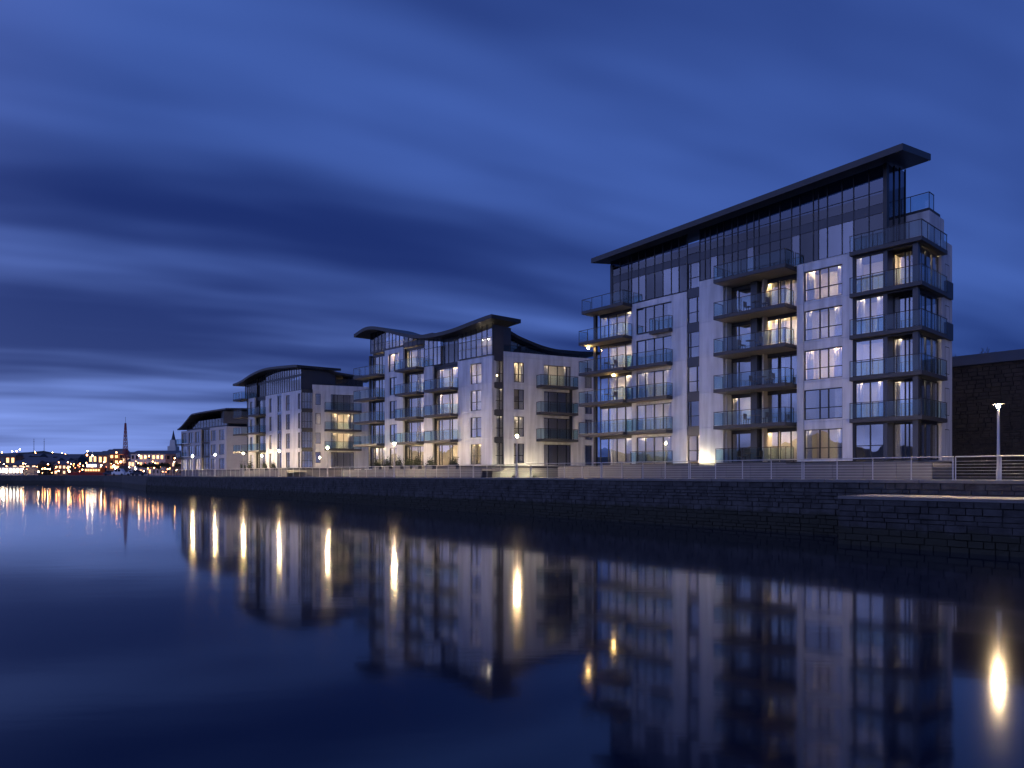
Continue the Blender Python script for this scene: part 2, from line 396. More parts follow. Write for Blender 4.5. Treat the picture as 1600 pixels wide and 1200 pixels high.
# ------------------------------------------------------------------ promenade railing, one thing per length
def make_rail(Ls):
    r = empty('railing', (0, 0, 0), QROT, '', 'railing', 'lengths of steel railing along the quay edge')
    n = 4
    for i in range(n + 1):
        x = -Ls * i / n * 0.985 - 0.05
        mb = MB().box(x - 0.025, x + 0.025, -0.012, 0.012, 0, 1.12).box(x - 0.06, x + 0.06, -0.06, 0.06, 0, 0.015).box(x - .012, x + .012, -0.05, 0.012, 1.08, 1.19)
        mb.build('post', 'steel', r)
    MB().bar((0, -0.04, 1.2), (-Ls * 0.99, -0.04, 1.2), 0.03, 8).build('handrail', 'steel', r)
    for k in range(6): MB().bar((0, 0, 0.17 + k * 0.16), (-Ls * 0.99, 0, 0.17 + k * 0.16), 0.009, 5).build('bar', 'steel', r)
    return r
ORD = 'first second third fourth fifth sixth seventh eighth ninth tenth eleventh twelfth thirteenth fourteenth fifteenth sixteenth seventeenth eighteenth nineteenth twentieth'.split()
RL = 8.0; rail0 = make_rail(RL)
for i in range(20):
    o = rail0 if i == 0 else copy_tree(rail0)
    o.location = q(-12 + i * RL, 0.3, 0.02)
    o['label'] = 'steel railing length, ' + ORD[i] + ' from the right end of the quay edge'

# ------------------------------------------------------------------ building kit (local x right along the front, y inward, z up)
G = 1.30; FH = 3.0
def win(parent, x0, x1, z0, z1, y=0.0, cols=(1,), transom=None, lit=0, curtain=0.4, m='pane', rz=0.0, fm='dark_metal', org=None, deep=1.5):
    """a window: frame with mullions > panes, curtains and, when lit, the lamp in its room"""
    w = round(x1 - x0, 3); h = round(z1 - z0, 3); tot = sum(cols); fr = 0.055
    key = ('win', w, h, tuple(cols), transom, fm)
    xs = [0.0]
    for c in cols: xs.append(xs[-1] + w * c / tot)
    if key not in CACHE:
        mb = MB().box(0, w, 0, 0.12, 0, fr).box(0, w, 0, 0.12, h - fr, h)
        for i, xx in enumerate(xs):
            a = 0 if i == 0 else (w - fr if i == len(xs) - 1 else xx - fr * 0.7); b = fr if i == 0 else (w if i == len(xs) - 1 else xx + fr * 0.7)
            mb.box(a, b, 0.002, 0.118, fr, h - fr)
        if transom: mb.box(fr, w - fr, 0.02, 0.10, h * transom - 0.03, h * transom + 0.03)
        CACHE[key] = mb.mesh('window', fm)
    wo = link('window', CACHE[key], parent, (x0, y, z0), rz)
    for a, b in zip(xs[:-1], xs[1:]):
        boxpart('pane', a + 0.03, b - 0.03, 0.055, 0.068, fr * 0.6, h - fr * 0.6, m, wo)
    if curtain and m == 'pane':
        for side in (0, 1):
            if rnd.random() < curtain:
                cw = w * rnd.uniform(0.12, 0.3); a = 0.05 if side == 0 else w - cw - 0.05
                n = max(4, int(cw / 0.09)); mb = MB(); b = len(mb.v)
                for i in range(n + 1):
                    yy = 0.22 + 0.035 * (i % 2); xx = a + cw * i / n; mb.v += [(xx, yy, 0.03), (xx, yy, h - 0.03)]
                mb.f = [(2 * i, 2 * i + 2, 2 * i + 3, 2 * i + 1) for i in range(n)]
                mb.build('curtain', 'curtain', wo)
    if lit:
        mm = 'room_lamp' if lit == 1 else 'room_lamp_soft'
        cx = w * rnd.uniform(0.3, 0.7)
        MB().box(w * 0.15, w * 0.85, 0.145, 0.24, h + 0.10, h + 0.125).build('pelmet_lamp', mm, wo)
    return wo
def balcony(parent, x0, x1, z, proj, y=0.0, left=True, right=True, glassy=True, th=0.28, back=0.0):
    """slab with fascia > glass panels, railing. z is the slab top"""
    w = x1 - x0
    s = MB().box(0, w, -proj, back, -th, 0).build('balcony', 'slab_grey', parent, (x0, y, z))
    MB().box(0.1, w - 0.1, -proj + 0.1, back, -th - 0.012, -th - 0.002).build('soffit', 'soffit', s)
    mb = MB(); H = 1.1
    n = max(1, round(w / 1.25))
    for i in range(n + 1):
        xx = 0.03 + (w - 0.06) * i / n; mb.box(xx - 0.02, xx + 0.02, -proj + 0.03, -proj + 0.07, -0.1, H)
    mb.box(0, w, -proj + 0.025, -proj + 0.075, H, H + 0.045)
    sides = ([0.03] if left else []) + ([w - 0.03] if right else [])
    ns = max(1, round(proj / 1.2))
    for xx in sides:
        mb.box(xx - 0.025, xx + 0.025, -proj + 0.08, 0, H + 0.002, H + 0.043)
        for j in range(1, ns + 1): yy = -proj + proj * j / ns - 0.04; mb.box(xx - 0.02, xx + 0.02, yy - 0.02, yy + 0.02, 0, H)
    mb.build('railing', 'dark_metal', s)
    for i in range(n):
        a = 0.03 + (w - 0.06) * i / n + 0.04; b = 0.03 + (w - 0.06) * (i + 1) / n - 0.04
        boxpart('glass_panel', a, b, -proj + 0.045, -proj + 0.057, 0.06, H - 0.04, 'balustrade_glass', s)
    for xx in sides:
        for j in range(ns):
            boxpart('glass_panel', xx - 0.006, xx + 0.006, -proj + 0.1 + (proj - 0.12) * j / ns, -proj + 0.04 + (proj - 0.08) * (j + 1) / ns, 0.06, H - 0.04, 'balustrade_glass', s)
    return s
def wallp(parent, x0, x1, z0, z1, m='render_white', y=0.0, th=0.25):
    """rendered wall panel with a narrow joint round it"""
    g = 0.008
    return boxpart('wall_panel', x0 + g, x1 - g, y, y + th, z0 + g, z1 - g, m, parent)
def joints(parent, x0, x1, z0, z1, y=0.0): pass
def wcol(parent, x0, x1, floors, y=0.0, wins=None, m='render_white', wz=(0.15, 2.4), side=0.0, cols=(1,), transom=None, lit=None, **kw):
    """a strip of front: wall panels, with a window per floor when wins = (wx0, wx1)"""
    for f in floors:
        z0 = G + FH * f; z1 = z0 + FH
        if not wins: wallp(parent, x0, x1, z0, z1, m, y); continue
        a, b = wins
        if a - x0 > 0.05: wallp(parent, x0, a, z0, z1, m, y)
        if x1 - b > 0.05: wallp(parent, b, x1, z0, z1, m, y)
        if wz[0] > 0.02: wallp(parent, a, b, z0, z0 + wz[0], m, y)
        wallp(parent, a, b, z0 + wz[1], z1, m, y)
        win(parent, a, b, z0 + wz[0], z0 + wz[1], y + 0.10, cols, transom, (lit or {}).get(f, 0), **kw)
def slabs(parent, x0, x1, y0, y1, floors, m='slab_grey'):
    for f in floors: boxpart('floor_slab', x0, x1, y0, y1, G + FH * f - 0.25, G + FH * f - 0.01, m, parent)
def screen(parent, xs, z0, roof, y=0.0, rows=((0.0, 2.35, 'p'), (2.35, 3.0, 's')), alt=(), m='dark_pane', lit=()):
    """glazed screen under the roof: fixed rows then a top row that follows the roof line"""
    for i, (a, b) in enumerate(zip(xs[:-1], xs[1:])):
        zt = z0
        for (r0, r1, kd) in rows:
            if kd == 'p': boxpart('pane', a + 0.03, b - 0.03, y + 0.05, y + 0.065, z0 + r0 + 0.03, z0 + r1 - 0.03, 'pane' if i in alt else m, parent)
            else: boxpart('spandrel', a + 0.02, b - 0.02, y + 0.03, y + 0.07, z0 + r0, z0 + r1, 'grey_panel', parent)
            zt = z0 + r1
        za, zb = roof(a) - 0.03, roof(b) - 0.03
        if min(za, zb) > zt + 0.15:
            e = 0.03
            MB().hexa([(a + e, y + .05, zt + e), (b - e, y + .05, zt + e), (b - e, y + .065, zt + e), (a + e, y + .065, zt + e),
                       (a + e, y + .05, za), (b - e, y + .05, zb), (b - e, y + .065, zb), (a + e, y + .065, za)]).build('pane', m, parent)
            if min(za, zb) - zt > 1.4: boxpart('transom', a + 0.025, b - 0.025, y + 0.03, y + 0.085, zt + 0.85, zt + 0.90, 'dark_metal', parent)
        boxpart('sill_bar', a + 0.03, b - 0.03, y + 0.02, y + 0.1, z0 - 0.03, z0 + 0.03, 'dark_metal', parent)
    for a in xs: boxpart('mullion', a - 0.03, a + 0.03, y, y + 0.12, z0, roof(a) - 0.02, 'dark_metal', parent)
def roof_slab(parent, xa, xb, prof, y0, y1, th=0.42, n=24, pitch=0.0, m='zinc_roof', name='roof', taper=0.0):
    mb = MB()
    for i in range(n + 1):
        x = xa + (xb - xa) * i / n; z = prof(x)
        for (yy, dz) in ((y0, 0), (y1, 0)):
            zz_ = z + pitch * (yy - 0); mb.v += [(x, yy, zz_), (x, yy, zz_ + th)]
    for i in range(n):
        a = 4 * i; b = a + 4
        mb.f += [(a, b, b + 1, a + 1), (a + 2, a + 3, b + 3, b + 2), (a, a + 2, b + 2, b), (a + 1, b + 1, b + 3, a + 3)]
    mb.f += [(0, 1, 3, 2), (4 * n, 4 * n + 2, 4 * n + 3, 4 * n + 1)]
    return mb.build(name, m, parent)
def px_to_x(px, P, D):
    """distance from P along D (unit, towards the camera) where the sight line of column px crosses"""
    k = (px - 800) / F; return (k * P[1] - P[0]) / (D[0] - k * D[1])
def frame(P, vp):
    d = Vector((800 - vp, -F, 0)).normalized() if vp < 800 else Vector((vp - 800, F, 0)).normalized()
    return d, math.atan2(d.y, d.x)
def litmap(seed, floors, p, soft=0.5):
    r = random.Random(seed); return {f: (0 if r.random() > p else (2 if r.random() < soft else 1)) for f in floors}

# ------------------------------------------------------------------ tall right block
P1 = (9.47, 68.10); D1, RZ1 = frame(P1, -160)
b1 = empty('apartment_block', (P1[0], P1[1], 0), RZ1, 'tall white apartment block at right with dark blade roof and glass balconies', 'building')
X1 = lambda px: px_to_x(px, P1, D1)
roof1 = lambda x: 20.92 + (x + 1.0) * (22.15 - 20.92) / 27.9
W1 = 27.3; DEP = 6.7
xL = X1(929)
# floors, core behind the rooms, back and end walls
slabs(b1, xL + 0.05, W1 - 0.1, 0.28, DEP - 0.1, range(0, 6))
boxpart('floor_slab', 0.1, 25.2, 0.15, 3.4, G + 18 - 0.25, G + 18, 'slab_grey', b1)
MB().box(xL + 0.3, W1 - 2.0, 2.6, DEP - 0.2, 0, G + 15 - 0.3).build('core', 'room', b1)
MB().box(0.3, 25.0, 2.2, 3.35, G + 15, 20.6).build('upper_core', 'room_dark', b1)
boxpart('back_wall', 2.0, 24.0, DEP, 16.0, 0, G + 18, 'render_white', b1)
boxpart('base_wall', xL, W1, 0.02, DEP, -0.02, G - 0.26, 'terrace_wall', b1)
boxpart('left_wall', xL - 0.02, xL + 0.2, 2.4, DEP, G - .2, G + 15, 'render_white', b1)
for xx in (X1(991), X1(1062), X1(1111), X1(1188), X1(1250), X1(1324), X1(1380)):
    for f in range(5): boxpart('partition', xx - 0.06, xx + 0.06, 0.4, 2.7, G + FH * f, G + FH * f + 2.74, 'room', b1)
# left corner glazing and its balconies
LIT = {3: 1, 2: 1, 4: 2, 1: 2, 0: 2}
xa, xb = X1(931), X1(987)
for f in range(5):
    win(b1, xa + 0.25, xb, G + FH * f + 0.05, G + FH * f + 2.5, 0.35, (1, 1, 1, 1), None, LIT[f], 0.5)
    boxpart('spandrel', xa + 0.2, xb, 0.33, 0.5, G + FH * f + 2.5, G + FH * f + 2.75, 'grey_panel', b1)
    wallp(b1, xb, X1(994), G + FH * f, G + FH * f + 3)
boxpart('corner_column', xL - 0.15, xL + 0.15, 0.0, 0.3, 0, G + 15, 'dark_metal', b1)
for f in range(1, 6):
    balcony(b1, xL - 0.9 if f < 5 else xL - 0.5, X1(988), G + FH * f, 1.35, 0.0, back=0.3)
# second window column with small balconies
xa, xb = X1(994), X1(1049)
for f in range(5):
    win(b1, xa, xb, G + FH * f + 0.1, G + FH * f + 2.45, 0.1, (1, 1, 1, 1), None, {1: 2, 2: 2, 0: 2}.get(f, 0), 0.5)
    wallp(b1, xa, xb, G + FH * f + 2.45, G + FH * f + 3.0)
for f in (1, 2, 3): balcony(b1, X1(988) + 0.05, X1(1051), G + FH * f, 0.95)
balcony(b1, X1(1020), X1(1051), G + FH * 4, 0.55)
balcony(b1, xa, X1(1051), G, 0.9, th=0.2)
# white wall, stair windows, white wall
wcol(b1, xb, X1(1073), range(5))
for f in range(6):
    z = G + FH * f
    win(b1, X1(1074), X1(1092), z + 0.15, z + 2.4, 0.12, (0.25, 1) if f % 2 else (1, 0.3), 0.42, {0: 1, 2: 2}.get(f, 0), 0.3)
    boxpart('spandrel', X1(1073), X1(1092.5), 0.1, 0.2, z + 2.4, z + 3.15, 'grey_panel', b1)
wcol(b1, X1(1092.5), X1(1130), range(5)); wallp(b1, X1(1092.5), X1(1130), G + 15, G + 15.6)
# recessed balcony bay
xa, xb = X1(1131), X1(1245); ym = 1.0
for f in range(5):
    z = G + FH * f
    boxpart('reveal', xa - 0.02, xa + 0.1, 0.26, ym + 0.2, z, z + 2.75, 'render_white', b1)
    boxpart('reveal', xb - 0.1, xb + 0.02, 0.26, ym + 0.2, z, z + 2.75, 'render_white', b1)
    w = xb - xa
    win(b1, xa + 0.1, xa + w * 0.34, z + 0.05, z + 2.45, ym, (0.5, 1), None, {3: 0, 1: 2}.get(f, 0), 0.5)
    boxpart('pier', xa + w * 0.34, xa + w * 0.43, ym - 0.5, ym + 0.2, z, z + 2.75, 'grey_panel', b1)
    win(b1, xa + w * 0.43, xa + w * 0.68, z + 0.05, z + 2.45, ym, (0.35, 1), None, {4: 1, 3: 1, 0: 1}.get(f, 0), 0.6)
    win(b1, xa + w * 0.70, xb - 0.1, z + 0.05, z + 2.45, ym, (1, 1), None, {3: 1, 0: 2}.get(f, 0), 0.5)
    boxpart('spandrel', xa + 0.1, xb - 0.1, ym, ym + 0.15, z + 2.45, z + 2.75, 'grey_panel', b1)
for f in range(1, 6): balcony(b1, X1(1131) - 0.1, X1(1241), G + FH * f, 1.4, 0.0, back=0.98)
balcony(b1, X1(1131), X1(1241), G, 1.3, 0.0, back=0.98, th=0.2)
boxpart('downpipe', X1(1176), X1(1176) + 0.1, 0.85, 0.95, G, G + 17.5, 'dark_metal', b1)
# white pier, wide windows
wcol(b1, xb, X1(1255.5), range(5))
wcol(b1, X1(1255.5), X1(1332), range(5), wins=(X1(1256), X1(1316)), cols=(1, 0.55, 0.9), transom=0.38, lit={4: 1, 2: 1, 3: 2, 0: 2}, curtain=0.8)
# glazed corner bay
xa, xm, xb = X1(1333), X1(1380), W1
for f in range(5):
    z = G + FH * f
    win(b1, xa + 0.1, xm, z + 0.05, z + 2.6, 0.12, (1, 0.9), 0.40, {4: 2, 2: 2, 1: 2, 3: 2}.get(f, 0), 0.7)
    win(b1, xm + 0.25, xb - 0.2, z + 0.05, z + 2.6, 1.15, (1, 0.35, 1), None, {4: 1, 1: 2, 2: 2}.get(f, 0), 0.8)
    boxpart('spandrel', xm + 0.25, xb - 0.2, 1.13, 1.28, z + 2.602, z + 2.75, 'grey_panel', b1)
    boxpart('bay_pier', xm, xm + 0.25, 0.05, 1.2, z, z + 2.75, 'grey_panel', b1)
    boxpart('corner_post', xb - 0.35, xb, 0.0, 0.35, z, z + 2.75, 'grey_panel', b1)
    boxpart('edge_post', xa - 0.1, xa + 0.1, 0.05, 0.3, z, z + 2.75, 'dark_metal', b1)
    # end face: windows turned to the right
    wo = win(b1, 0, 3.6, z + 0.05, z + 2.6, 0, (1, 1, 1), None, 0, 0.6, rz=R(90)); wo.location = (xb - 0.15, 0.75, z + 0.05)
    boxpart('end_wall', xb - 0.3, xb, 4.5, DEP, z + 0.008, z + 2.992, 'render_white', b1)
    wo = win(b1, 0, 0.9, z + 0.3, z + 2.3, 0, (1,), 0.4, 0, 0.0, rz=R(90)); wo.location = (xb + 0.005, 5.2, z + 0.3)
    boxpart('spandrel', xa, xb - 0.02, 0.03, 0.11, z + 2.6, z + 2.76, 'dark_metal', b1)
def corner_balcony(z, proj, x0, x1, y1, reach):
    s = MB().box(0, x1 - x0 + reach, -proj, 0.15, -0.28, 0).box(x1 - x0 - .02, x1 - x0 + reach, 0.15, y1, -0.28, 0).build('balcony', 'slab_grey', b1, (x0, 0, z))
    w = x1 - x0 + reach; mb = MB(); H = 1.1; n = 6
    for i in range(n + 1): xx = 0.03 + (w - 0.06) * i / n; mb.box(xx - .02, xx + .02, -proj + .03, -proj + .07, -0.1, H)
    mb.box(0, w, -proj + .025, -proj + .075, H, H + .045).box(w - .06, w - .01, -proj + .08, y1, H, H + .045)
    for j in range(1, 5): yy = -proj + (y1 + proj) * j / 4 - .05; mb.box(w - .06, w - .02, yy - .02, yy + .02, -0.1, H)
    mb.build('railing', 'dark_metal', s)
    for i in range(n): boxpart('glass_panel', .03 + (w - .06) * i / n + .04, .03 + (w - .06) * (i + 1) / n - .04, -proj + .045, -proj + .057, .06, H - .04, 'balustrade_glass', s)
    for j in range(4): boxpart('glass_panel', w - .045, w - .033, -proj + .1 + (y1 + proj - .1) * j / 4, -proj + .02 + (y1 + proj - .1) * (j + 1) / 4, .06, H - .04, 'balustrade_glass', s)
for f in range(1, 6): corner_balcony(G + FH * f, 0.35, xa - 0.12, xb, 4.6, 0.35)
for f in (3, 4): 
    s = boxpart('end_balcony', W1 + 0.002, W1 + 0.2, 5.0, 6.3, G + FH * f - 0.2, G + FH * f + 1.0, 'dark_metal', b1)
# upper glazed storeys under the blade roof
xs = [X1(p) for p in (954, 968, 981, 986, 997, 1008, 1022, 1035, 1048, 1060, 1073)]
screen(b1, xs, G + 15.1, roof1, 0.05, alt=(3, 4, 7, 8))
xs = [X1(p) for p in (1092.5, 1101, 1109, 1120, 1130)]
screen(b1, xs, G + 15.65, roof1, 0.05, rows=((0, 1.8, 'p'), (1.8, 2.45, 's')), alt=(2,))
xs = [X1(p) for p in (1130, 1143, 1152, 1166, 1177, 1185, 1202, 1218, 1236, 1249, 1270, 1278, 1292, 1315, 1333, 1357, 1380)]
screen(b1, xs, G + 15.08, roof1, 0.05, rows=((0, 2.3, 'p'), (2.3, 2.95, 's')), alt=(3, 8, 11, 12, 13))
wallp(b1, X1(1130), X1(1333), G + 15.0, G + 15.06)
boxpart('pane', X1(1074), X1(1091.5), 0.1, 0.115, G + 18.2, 20.4, 'dark_pane', b1)
boxpart('corner_post', X1(953), X1(953) + 0.3, 0.04, 0.4, G + 15, 20.55, 'dark_metal', b1)
boxpart('corner_post', X1(1380) + 0.02, 25.3, 0.0, 0.35, G + 15, 22.06, 'dark_metal', b1)
for i in range(3): boxpart('pane', 25.22, 25.235, 0.4 + i * 1.02, 1.36 + i * 1.02, G + 15.1, 22.08 + 0.14 * i, 'dark_pane', b1)
for i in range(4): boxpart('mullion', 25.2, 25.3, 0.36 + i * 1.02, 0.42 + i * 1.02, G + 15, 22.08 + 0.16 * i, 'dark_metal', b1)
boxpart('left_wall', 0.02, 0.1, 0.45, 3.4, G + 15, 20.6, 'grey_panel', b1)
boxpart('rear_screen', 0.1, 25.2, 3.4, 3.5, G + 15, 21.3, 'grey_panel', b1)
r = roof_slab(b1, -1.0, 26.9, roof1, -1.6, 3.6, 0.45, 2, 0.16)
# white penthouse block and its terrace at the right end
boxpart('penthouse', 24.2, W1 - 0.5, 3.6, DEP - 0.1, G + 15, G + 17.9, 'render_white', b1)
balcony(b1, 24.3, W1 - 0.5, G + 18.1, 1.0, 4.6, th=0.2, back=1.2)
boxpart('parapet', W1 - 0.28, W1, 4.65, DEP, G + 15.01, G + 15.9, 'render_white', b1)
# wall light low on the white pier, and the lamp on the corner balcony
MB().box(0, 0.20, -0.14, 0.0, 0, 0.12).build('balcony_light', 'balcony_light', b1, (xL - 0.5, -0.4, G + FH * 3 + 2.45))
MB().box(0, 0.20, -0.14, 0.0, 0, 0.12).build('balcony_light', 'balcony_light', b1, (X1(955), 0.3, G + FH * 2 + 2.55))
# raised terrace before the block
t1 = empty('terrace', (P1[0], P1[1], 0), RZ1, 'raised pale terrace wall along the foot of the tall right block', 'terrace')
for i in range(16): boxpart('wall_panel', xL - 1.5 + i * 2.05, xL - 1.5 + i * 2.05 + 2.03, -3.6, -3.35, -0.02, G - 0.25, 'terrace_wall', t1)
boxpart('deck', xL - 1.5, xL - 1.5 + 16 * 2.05, -3.34, 0.0, G - 0.5, G - 0.24, 'paving', t1)

# ------------------------------------------------------------------ wave roofed second block
P2 = (-18.95, 93.47); D2, RZ2 = frame(P2, -300)
b2 = empty('apartment_block', (P2[0], P2[1], 0), RZ2, 'white apartment block with wavy roof, second from the right', 'building')
X2 = lambda px: px_to_x(px, P2, D2)
W2 = 23.75
def wave(pts):
    def f(x):
        if x <= pts[0][0]: return pts[0][1]
        for (a, za), (b, zb) in zip(pts[:-1], pts[1:]):
            if x <= b: t = (x - a) / (b - a); t = t * t * (3 - 2 * t); return za + (zb - za) * t
        return pts[-1][1]
    return f
def wave2(pts):           # Catmull-Rom through the points
    def f(x):
        n = len(pts); i = 0
        while i < n - 2 and x > pts[i + 1][0]: i += 1
        p0 = pts[max(0, i - 1)][1]; p1 = pts[i][1]; p2 = pts[i + 1][1]; p3 = pts[min(n - 1, i + 2)][1]
        t = min(1, max(0, (x - pts[i][0]) / (pts[i + 1][0] - pts[i][0])))
        return 0.5 * (2 * p1 + (p2 - p0) * t + (2 * p0 - 5 * p1 + 4 * p2 - p3) * t * t + (3 * p1 - p0 - 3 * p2 + p3) * t ** 3)
    return f
roof2 = wave2([(-2.2, 18.55), (1.0, 19.15), (4, 18.75), (8, 17.55), (11.5, 16.7), (15, 16.35), (18.5, 16.4), (22, 16.75), (25.0, 17.0)])
def body(b, W, dep, floors, top):
    slabs(b, 0.3, W - 0.1, 0.28, dep - 0.2, range(0, floors + 1))
    MB().box(0.6, W - 0.3, 2.4, dep - 0.3, 0, top).build('core', 'room', b)
    boxpart('back_wall', 0.3, W - 0.1, dep - 0.2, dep, 0, top, 'render_white', b)
    boxpart('base_wall', 0, W, 0.02, dep, -0.02, G - 0.26, 'terrace_wall', b)
body(b2, W2, 12, 4, G + 12.5)
boxpart('left_wall', -0.02, 0.2, 0.5, 12, G, G + 17, 'render_white', b2)
boxpart('right_wall', W2 - 0.22, W2 + 0.0, 0.28, 12, G, G + 12, 'render_white', b2)
lm = litmap(21, range(5), 0.25)
xa, xb = 0.0, X2(601)
for f in range(5):
    z = G + FH * f
    win(b2, xa + 0.3, xb - 0.1, z + 0.05, z + 2.5, 0.3, (0.6, 1, 0.6, 1), None, {0: 1}.get(f, 0), 0.4)
    boxpart('spandrel', xa + 0.2, xb, 0.28, 0.45, z + 2.5, z + 2.76, 'dark_metal', b2)
    if f: balcony(b2, xa - 2.0, xb, z, 1.2, 0.0, back=0.28)
    boxpart('left_column', -0.1, 0.22, 0.0, 0.27, z, z + 2.74, 'dark_metal', b2)
wcol(b2, xb, X2(630), range(0, 4), wins=(X2(608.5), X2(620)), cols=(1, 1), transom=0.4, lit={0: 2}, curtain=0.7)
wcol(b2, xb, X2(630), [4], wins=(X2(607), X2(623)), cols=(1, 1), transom=0.4, lit={4: 1}, curtain=0.7)
def bay(b, xa, xb, floors, lits, proj=1.2, bal=None, cols=(0.4, 0.35, 1, 0.3, 1), ym=0.45):
    for f in floors:
        z = G + FH * f
        win(b, xa + 0.05, xb - 0.05, z + 0.05, z + 2.5, ym, cols, None, lits.get(f, 0), 0.6)
        boxpart('spandrel', xa, xb, ym - .02, ym + .16, z + 2.5, z + 2.76, 'grey_panel', b)
        boxpart('reveal', xa - 0.02, xa + 0.05, 0.26, ym + .15, z, z + 2.74, 'dark_metal', b); boxpart('reveal', xb - 0.05, xb + .02, 0.26, ym + .15, z, z + 2.74, 'dark_metal', b)
    for f in (bal if bal is not None else floors):
        if f: balcony(b, xa - 0.15, xb + 0.1, G + FH * f, proj, 0.0, back=ym - .03)
bay(b2, X2(630), X2(662), range(0, 5), {0: 1, 1: 1, 2: 2, 3: 2})
wcol(b2, X2(662), X2(676), range(0, 4))
bay(b2, X2(676), X2(715), range(0, 4), {0: 1, 1: 2, 2: 1, 3: 1})
wcol(b2, X2(715), W2, range(0, 4), wins=(X2(735), X2(752)), cols=(1, 1), transom=0.42, lit={0: 1, 2: 2, 3: 1, 1: 2}, curtain=0.9)
xs = [0.1 + i * (X2(601) - 0.1) / 4 for i in range(5)]
screen(b2, xs, G + 15.0, roof2, 0.1, rows=((0.0, 0.3, 's'),))
xs = [X2(p) for p in (601, 607, 612, 617.5, 623, 630)]
screen(b2, xs, G + 15.0, roof2, 0.05, rows=((0.0, 0.25, 's'),), m='pane')
xs = [X2(p) for p in (630, 637, 644, 651, 657, 662)]
screen(b2, xs, G + 14.9, roof2, 0.05, rows=((0.0, 0.6, 's'),))
xs = [X2(p) for p in (662, 669, 676, 682, 688)]
screen(b2, xs, G + 12.05, roof2, 0.05, rows=((0.0, 1.2, 'p'),), m='pane')
xs = [X2(p) for p in (688, 697, 706, 715)]
screen(b2, xs, G + 12.05, roof2, 0.35, rows=((0.0, 2.5, 'p'), (2.5, 3.0, 's')))
xs = [X2(p) for p in (715, 721, 727, 735, 743, 752, 760, 769)]
screen(b2, xs, G + 12.15, roof2, 0.05, rows=((0.0, 1.0, 'p'),), m='pane')
for xx in (X2(738), X2(748)):
    MB().lathe([(0.02, 0), (0.06, 0.03), (0.06, 0.07), (0.02, 0.1)], 10).build('room_lamp', 'room_lamp_soft', b2, (xx, 1.5, G + 14.2))
MB().box(0.4, W2 - 0.4, 2.0, 2.9, G + 12.5, G + 14.7).build('upper_core', 'room', b2)
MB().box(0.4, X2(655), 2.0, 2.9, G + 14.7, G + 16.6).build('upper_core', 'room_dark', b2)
boxpart('rear_screen', 0.2, W2 - 0.2, 2.95, 3.05, G + 12, G + 14.8, 'grey_panel', b2)
boxpart('end_screen', W2 - 0.1, W2 - 0.02, 0.2, 2.9, G + 12.01, 16.7, 'grey_panel', b2)
roof_slab(b2, -1.7, 25.0, roof2, -1.3, 3.2, 0.42, 40, 0.03)
MB().box(-0.1, 0, -0.1, 0.02, 0, 0.2)
# its wing, turned towards the camera
WD = Vector((0.90, 0.436, 0)).normalized(); RZW = math.atan2(WD.y, WD.x)
P2c = Vector((P2[0], P2[1], 0)) + D2 * W2
def wing(P, rz, lab_parent, L_, floors, layout, glassw, lights):
    """a wing is part of its block: its pieces are children of the block, placed in the wing's own axes"""
    wo = bpy.data.objects.new('wing', MB().box(glassw + 0.02, L_, 0.26, 10, 0, G + FH * floors + 0.15).mesh('wing', 'render_white')); col.objects.link(wo)
    wo.parent = lab_parent
    inv = lab_parent.matrix_basis.inverted() if False else (Matrix.Translation(lab_parent.location) @ Matrix.Rotation(lab_parent.rotation_euler.z, 4, 'Z')).inverted()
    wo.matrix_local = inv @ (Matrix.Translation(P) @ Matrix.Rotation(rz, 4, 'Z'))
    return wo
class Sub:
    """places pieces given in a rotated frame as direct children of the block"""
    pass
def rehang(tmp, parent):
    """move every child of a temporary frame under the block, keeping place"""
    M = (Matrix.Translation(parent.location) @ Matrix.Rotation(parent.rotation_euler.z, 4, 'Z')).inverted() @ (Matrix.Translation(tmp.location) @ Matrix.Rotation(tmp.rotation_euler.z, 4, 'Z'))
    for c in list(tmp.children):
        loc = Matrix.Translation(c.location) @ Matrix.Rotation(c.rotation_euler.z, 4, 'Z')
        c.parent = parent; c.matrix_local = M @ loc
    bpy.data.objects.remove(tmp)
def tmpframe(P, rz):
    o = bpy.data.objects.new('frame', None); col.objects.link(o); o.location = P; o.rotation_euler = (0, 0, rz); return o
w2 = tmpframe(P2c, RZW)
XW = lambda px: px_to_x(px, (P2c.x, P2c.y), WD)
LW = 13.5
for f in range(4):
    z = G + FH * f
    win(w2, 0.08, XW(787), z + 0.1, z + 2.5, 0.15, (1, 0.5), 0.42, {1: 2, 2: 2}.get(f, 0), 0.9)
    boxpart('spandrel', 0.05, XW(787), 0.1, 0.3, z + 2.5, z + 3.1, 'grey_panel', w2)
boxpart('spandrel', 0.05, XW(787), 0.1, 0.3, G + 12.1, G + 15.2, 'grey_panel', w2)
xa = XW(787.5)
wcol(w2, xa, XW(836), range(4), wins=(XW(803), XW(819)), cols=(1, 1), transom=0.4, lit={3: 1, 1: 2}, curtain=0.9, wz=(0.25, 2.45))
wcol(w2, XW(836), XW(912), range(4), wins=(XW(850), XW(892)), cols=(0.5, 0.9, 0.9, 0.4), lit={3: 2}, curtain=0.9, wz=(0.05, 2.4))
wcol(w2, XW(912), LW, range(4), wins=(XW(914), XW(925)), cols=(1,), lit={}, wz=(0.1, 2.4))
wallp(w2, xa, LW, G + 12, G + 12.55)
for f in (1, 2, 3): balcony(w2, XW(838), XW(896), G + FH * f, 1.1)
boxpart('downpipe', XW(889), XW(889) + 0.25, -0.35, -0.1, G + 3, G + 9, 'dark_metal', w2)
slabs(w2, 0.1, LW, 0.3, 9.5, range(0, 5)); MB().box(0.3, LW - 0.1, 2.2, 9, 0, G + 11.9).build('core', 'room', w2)
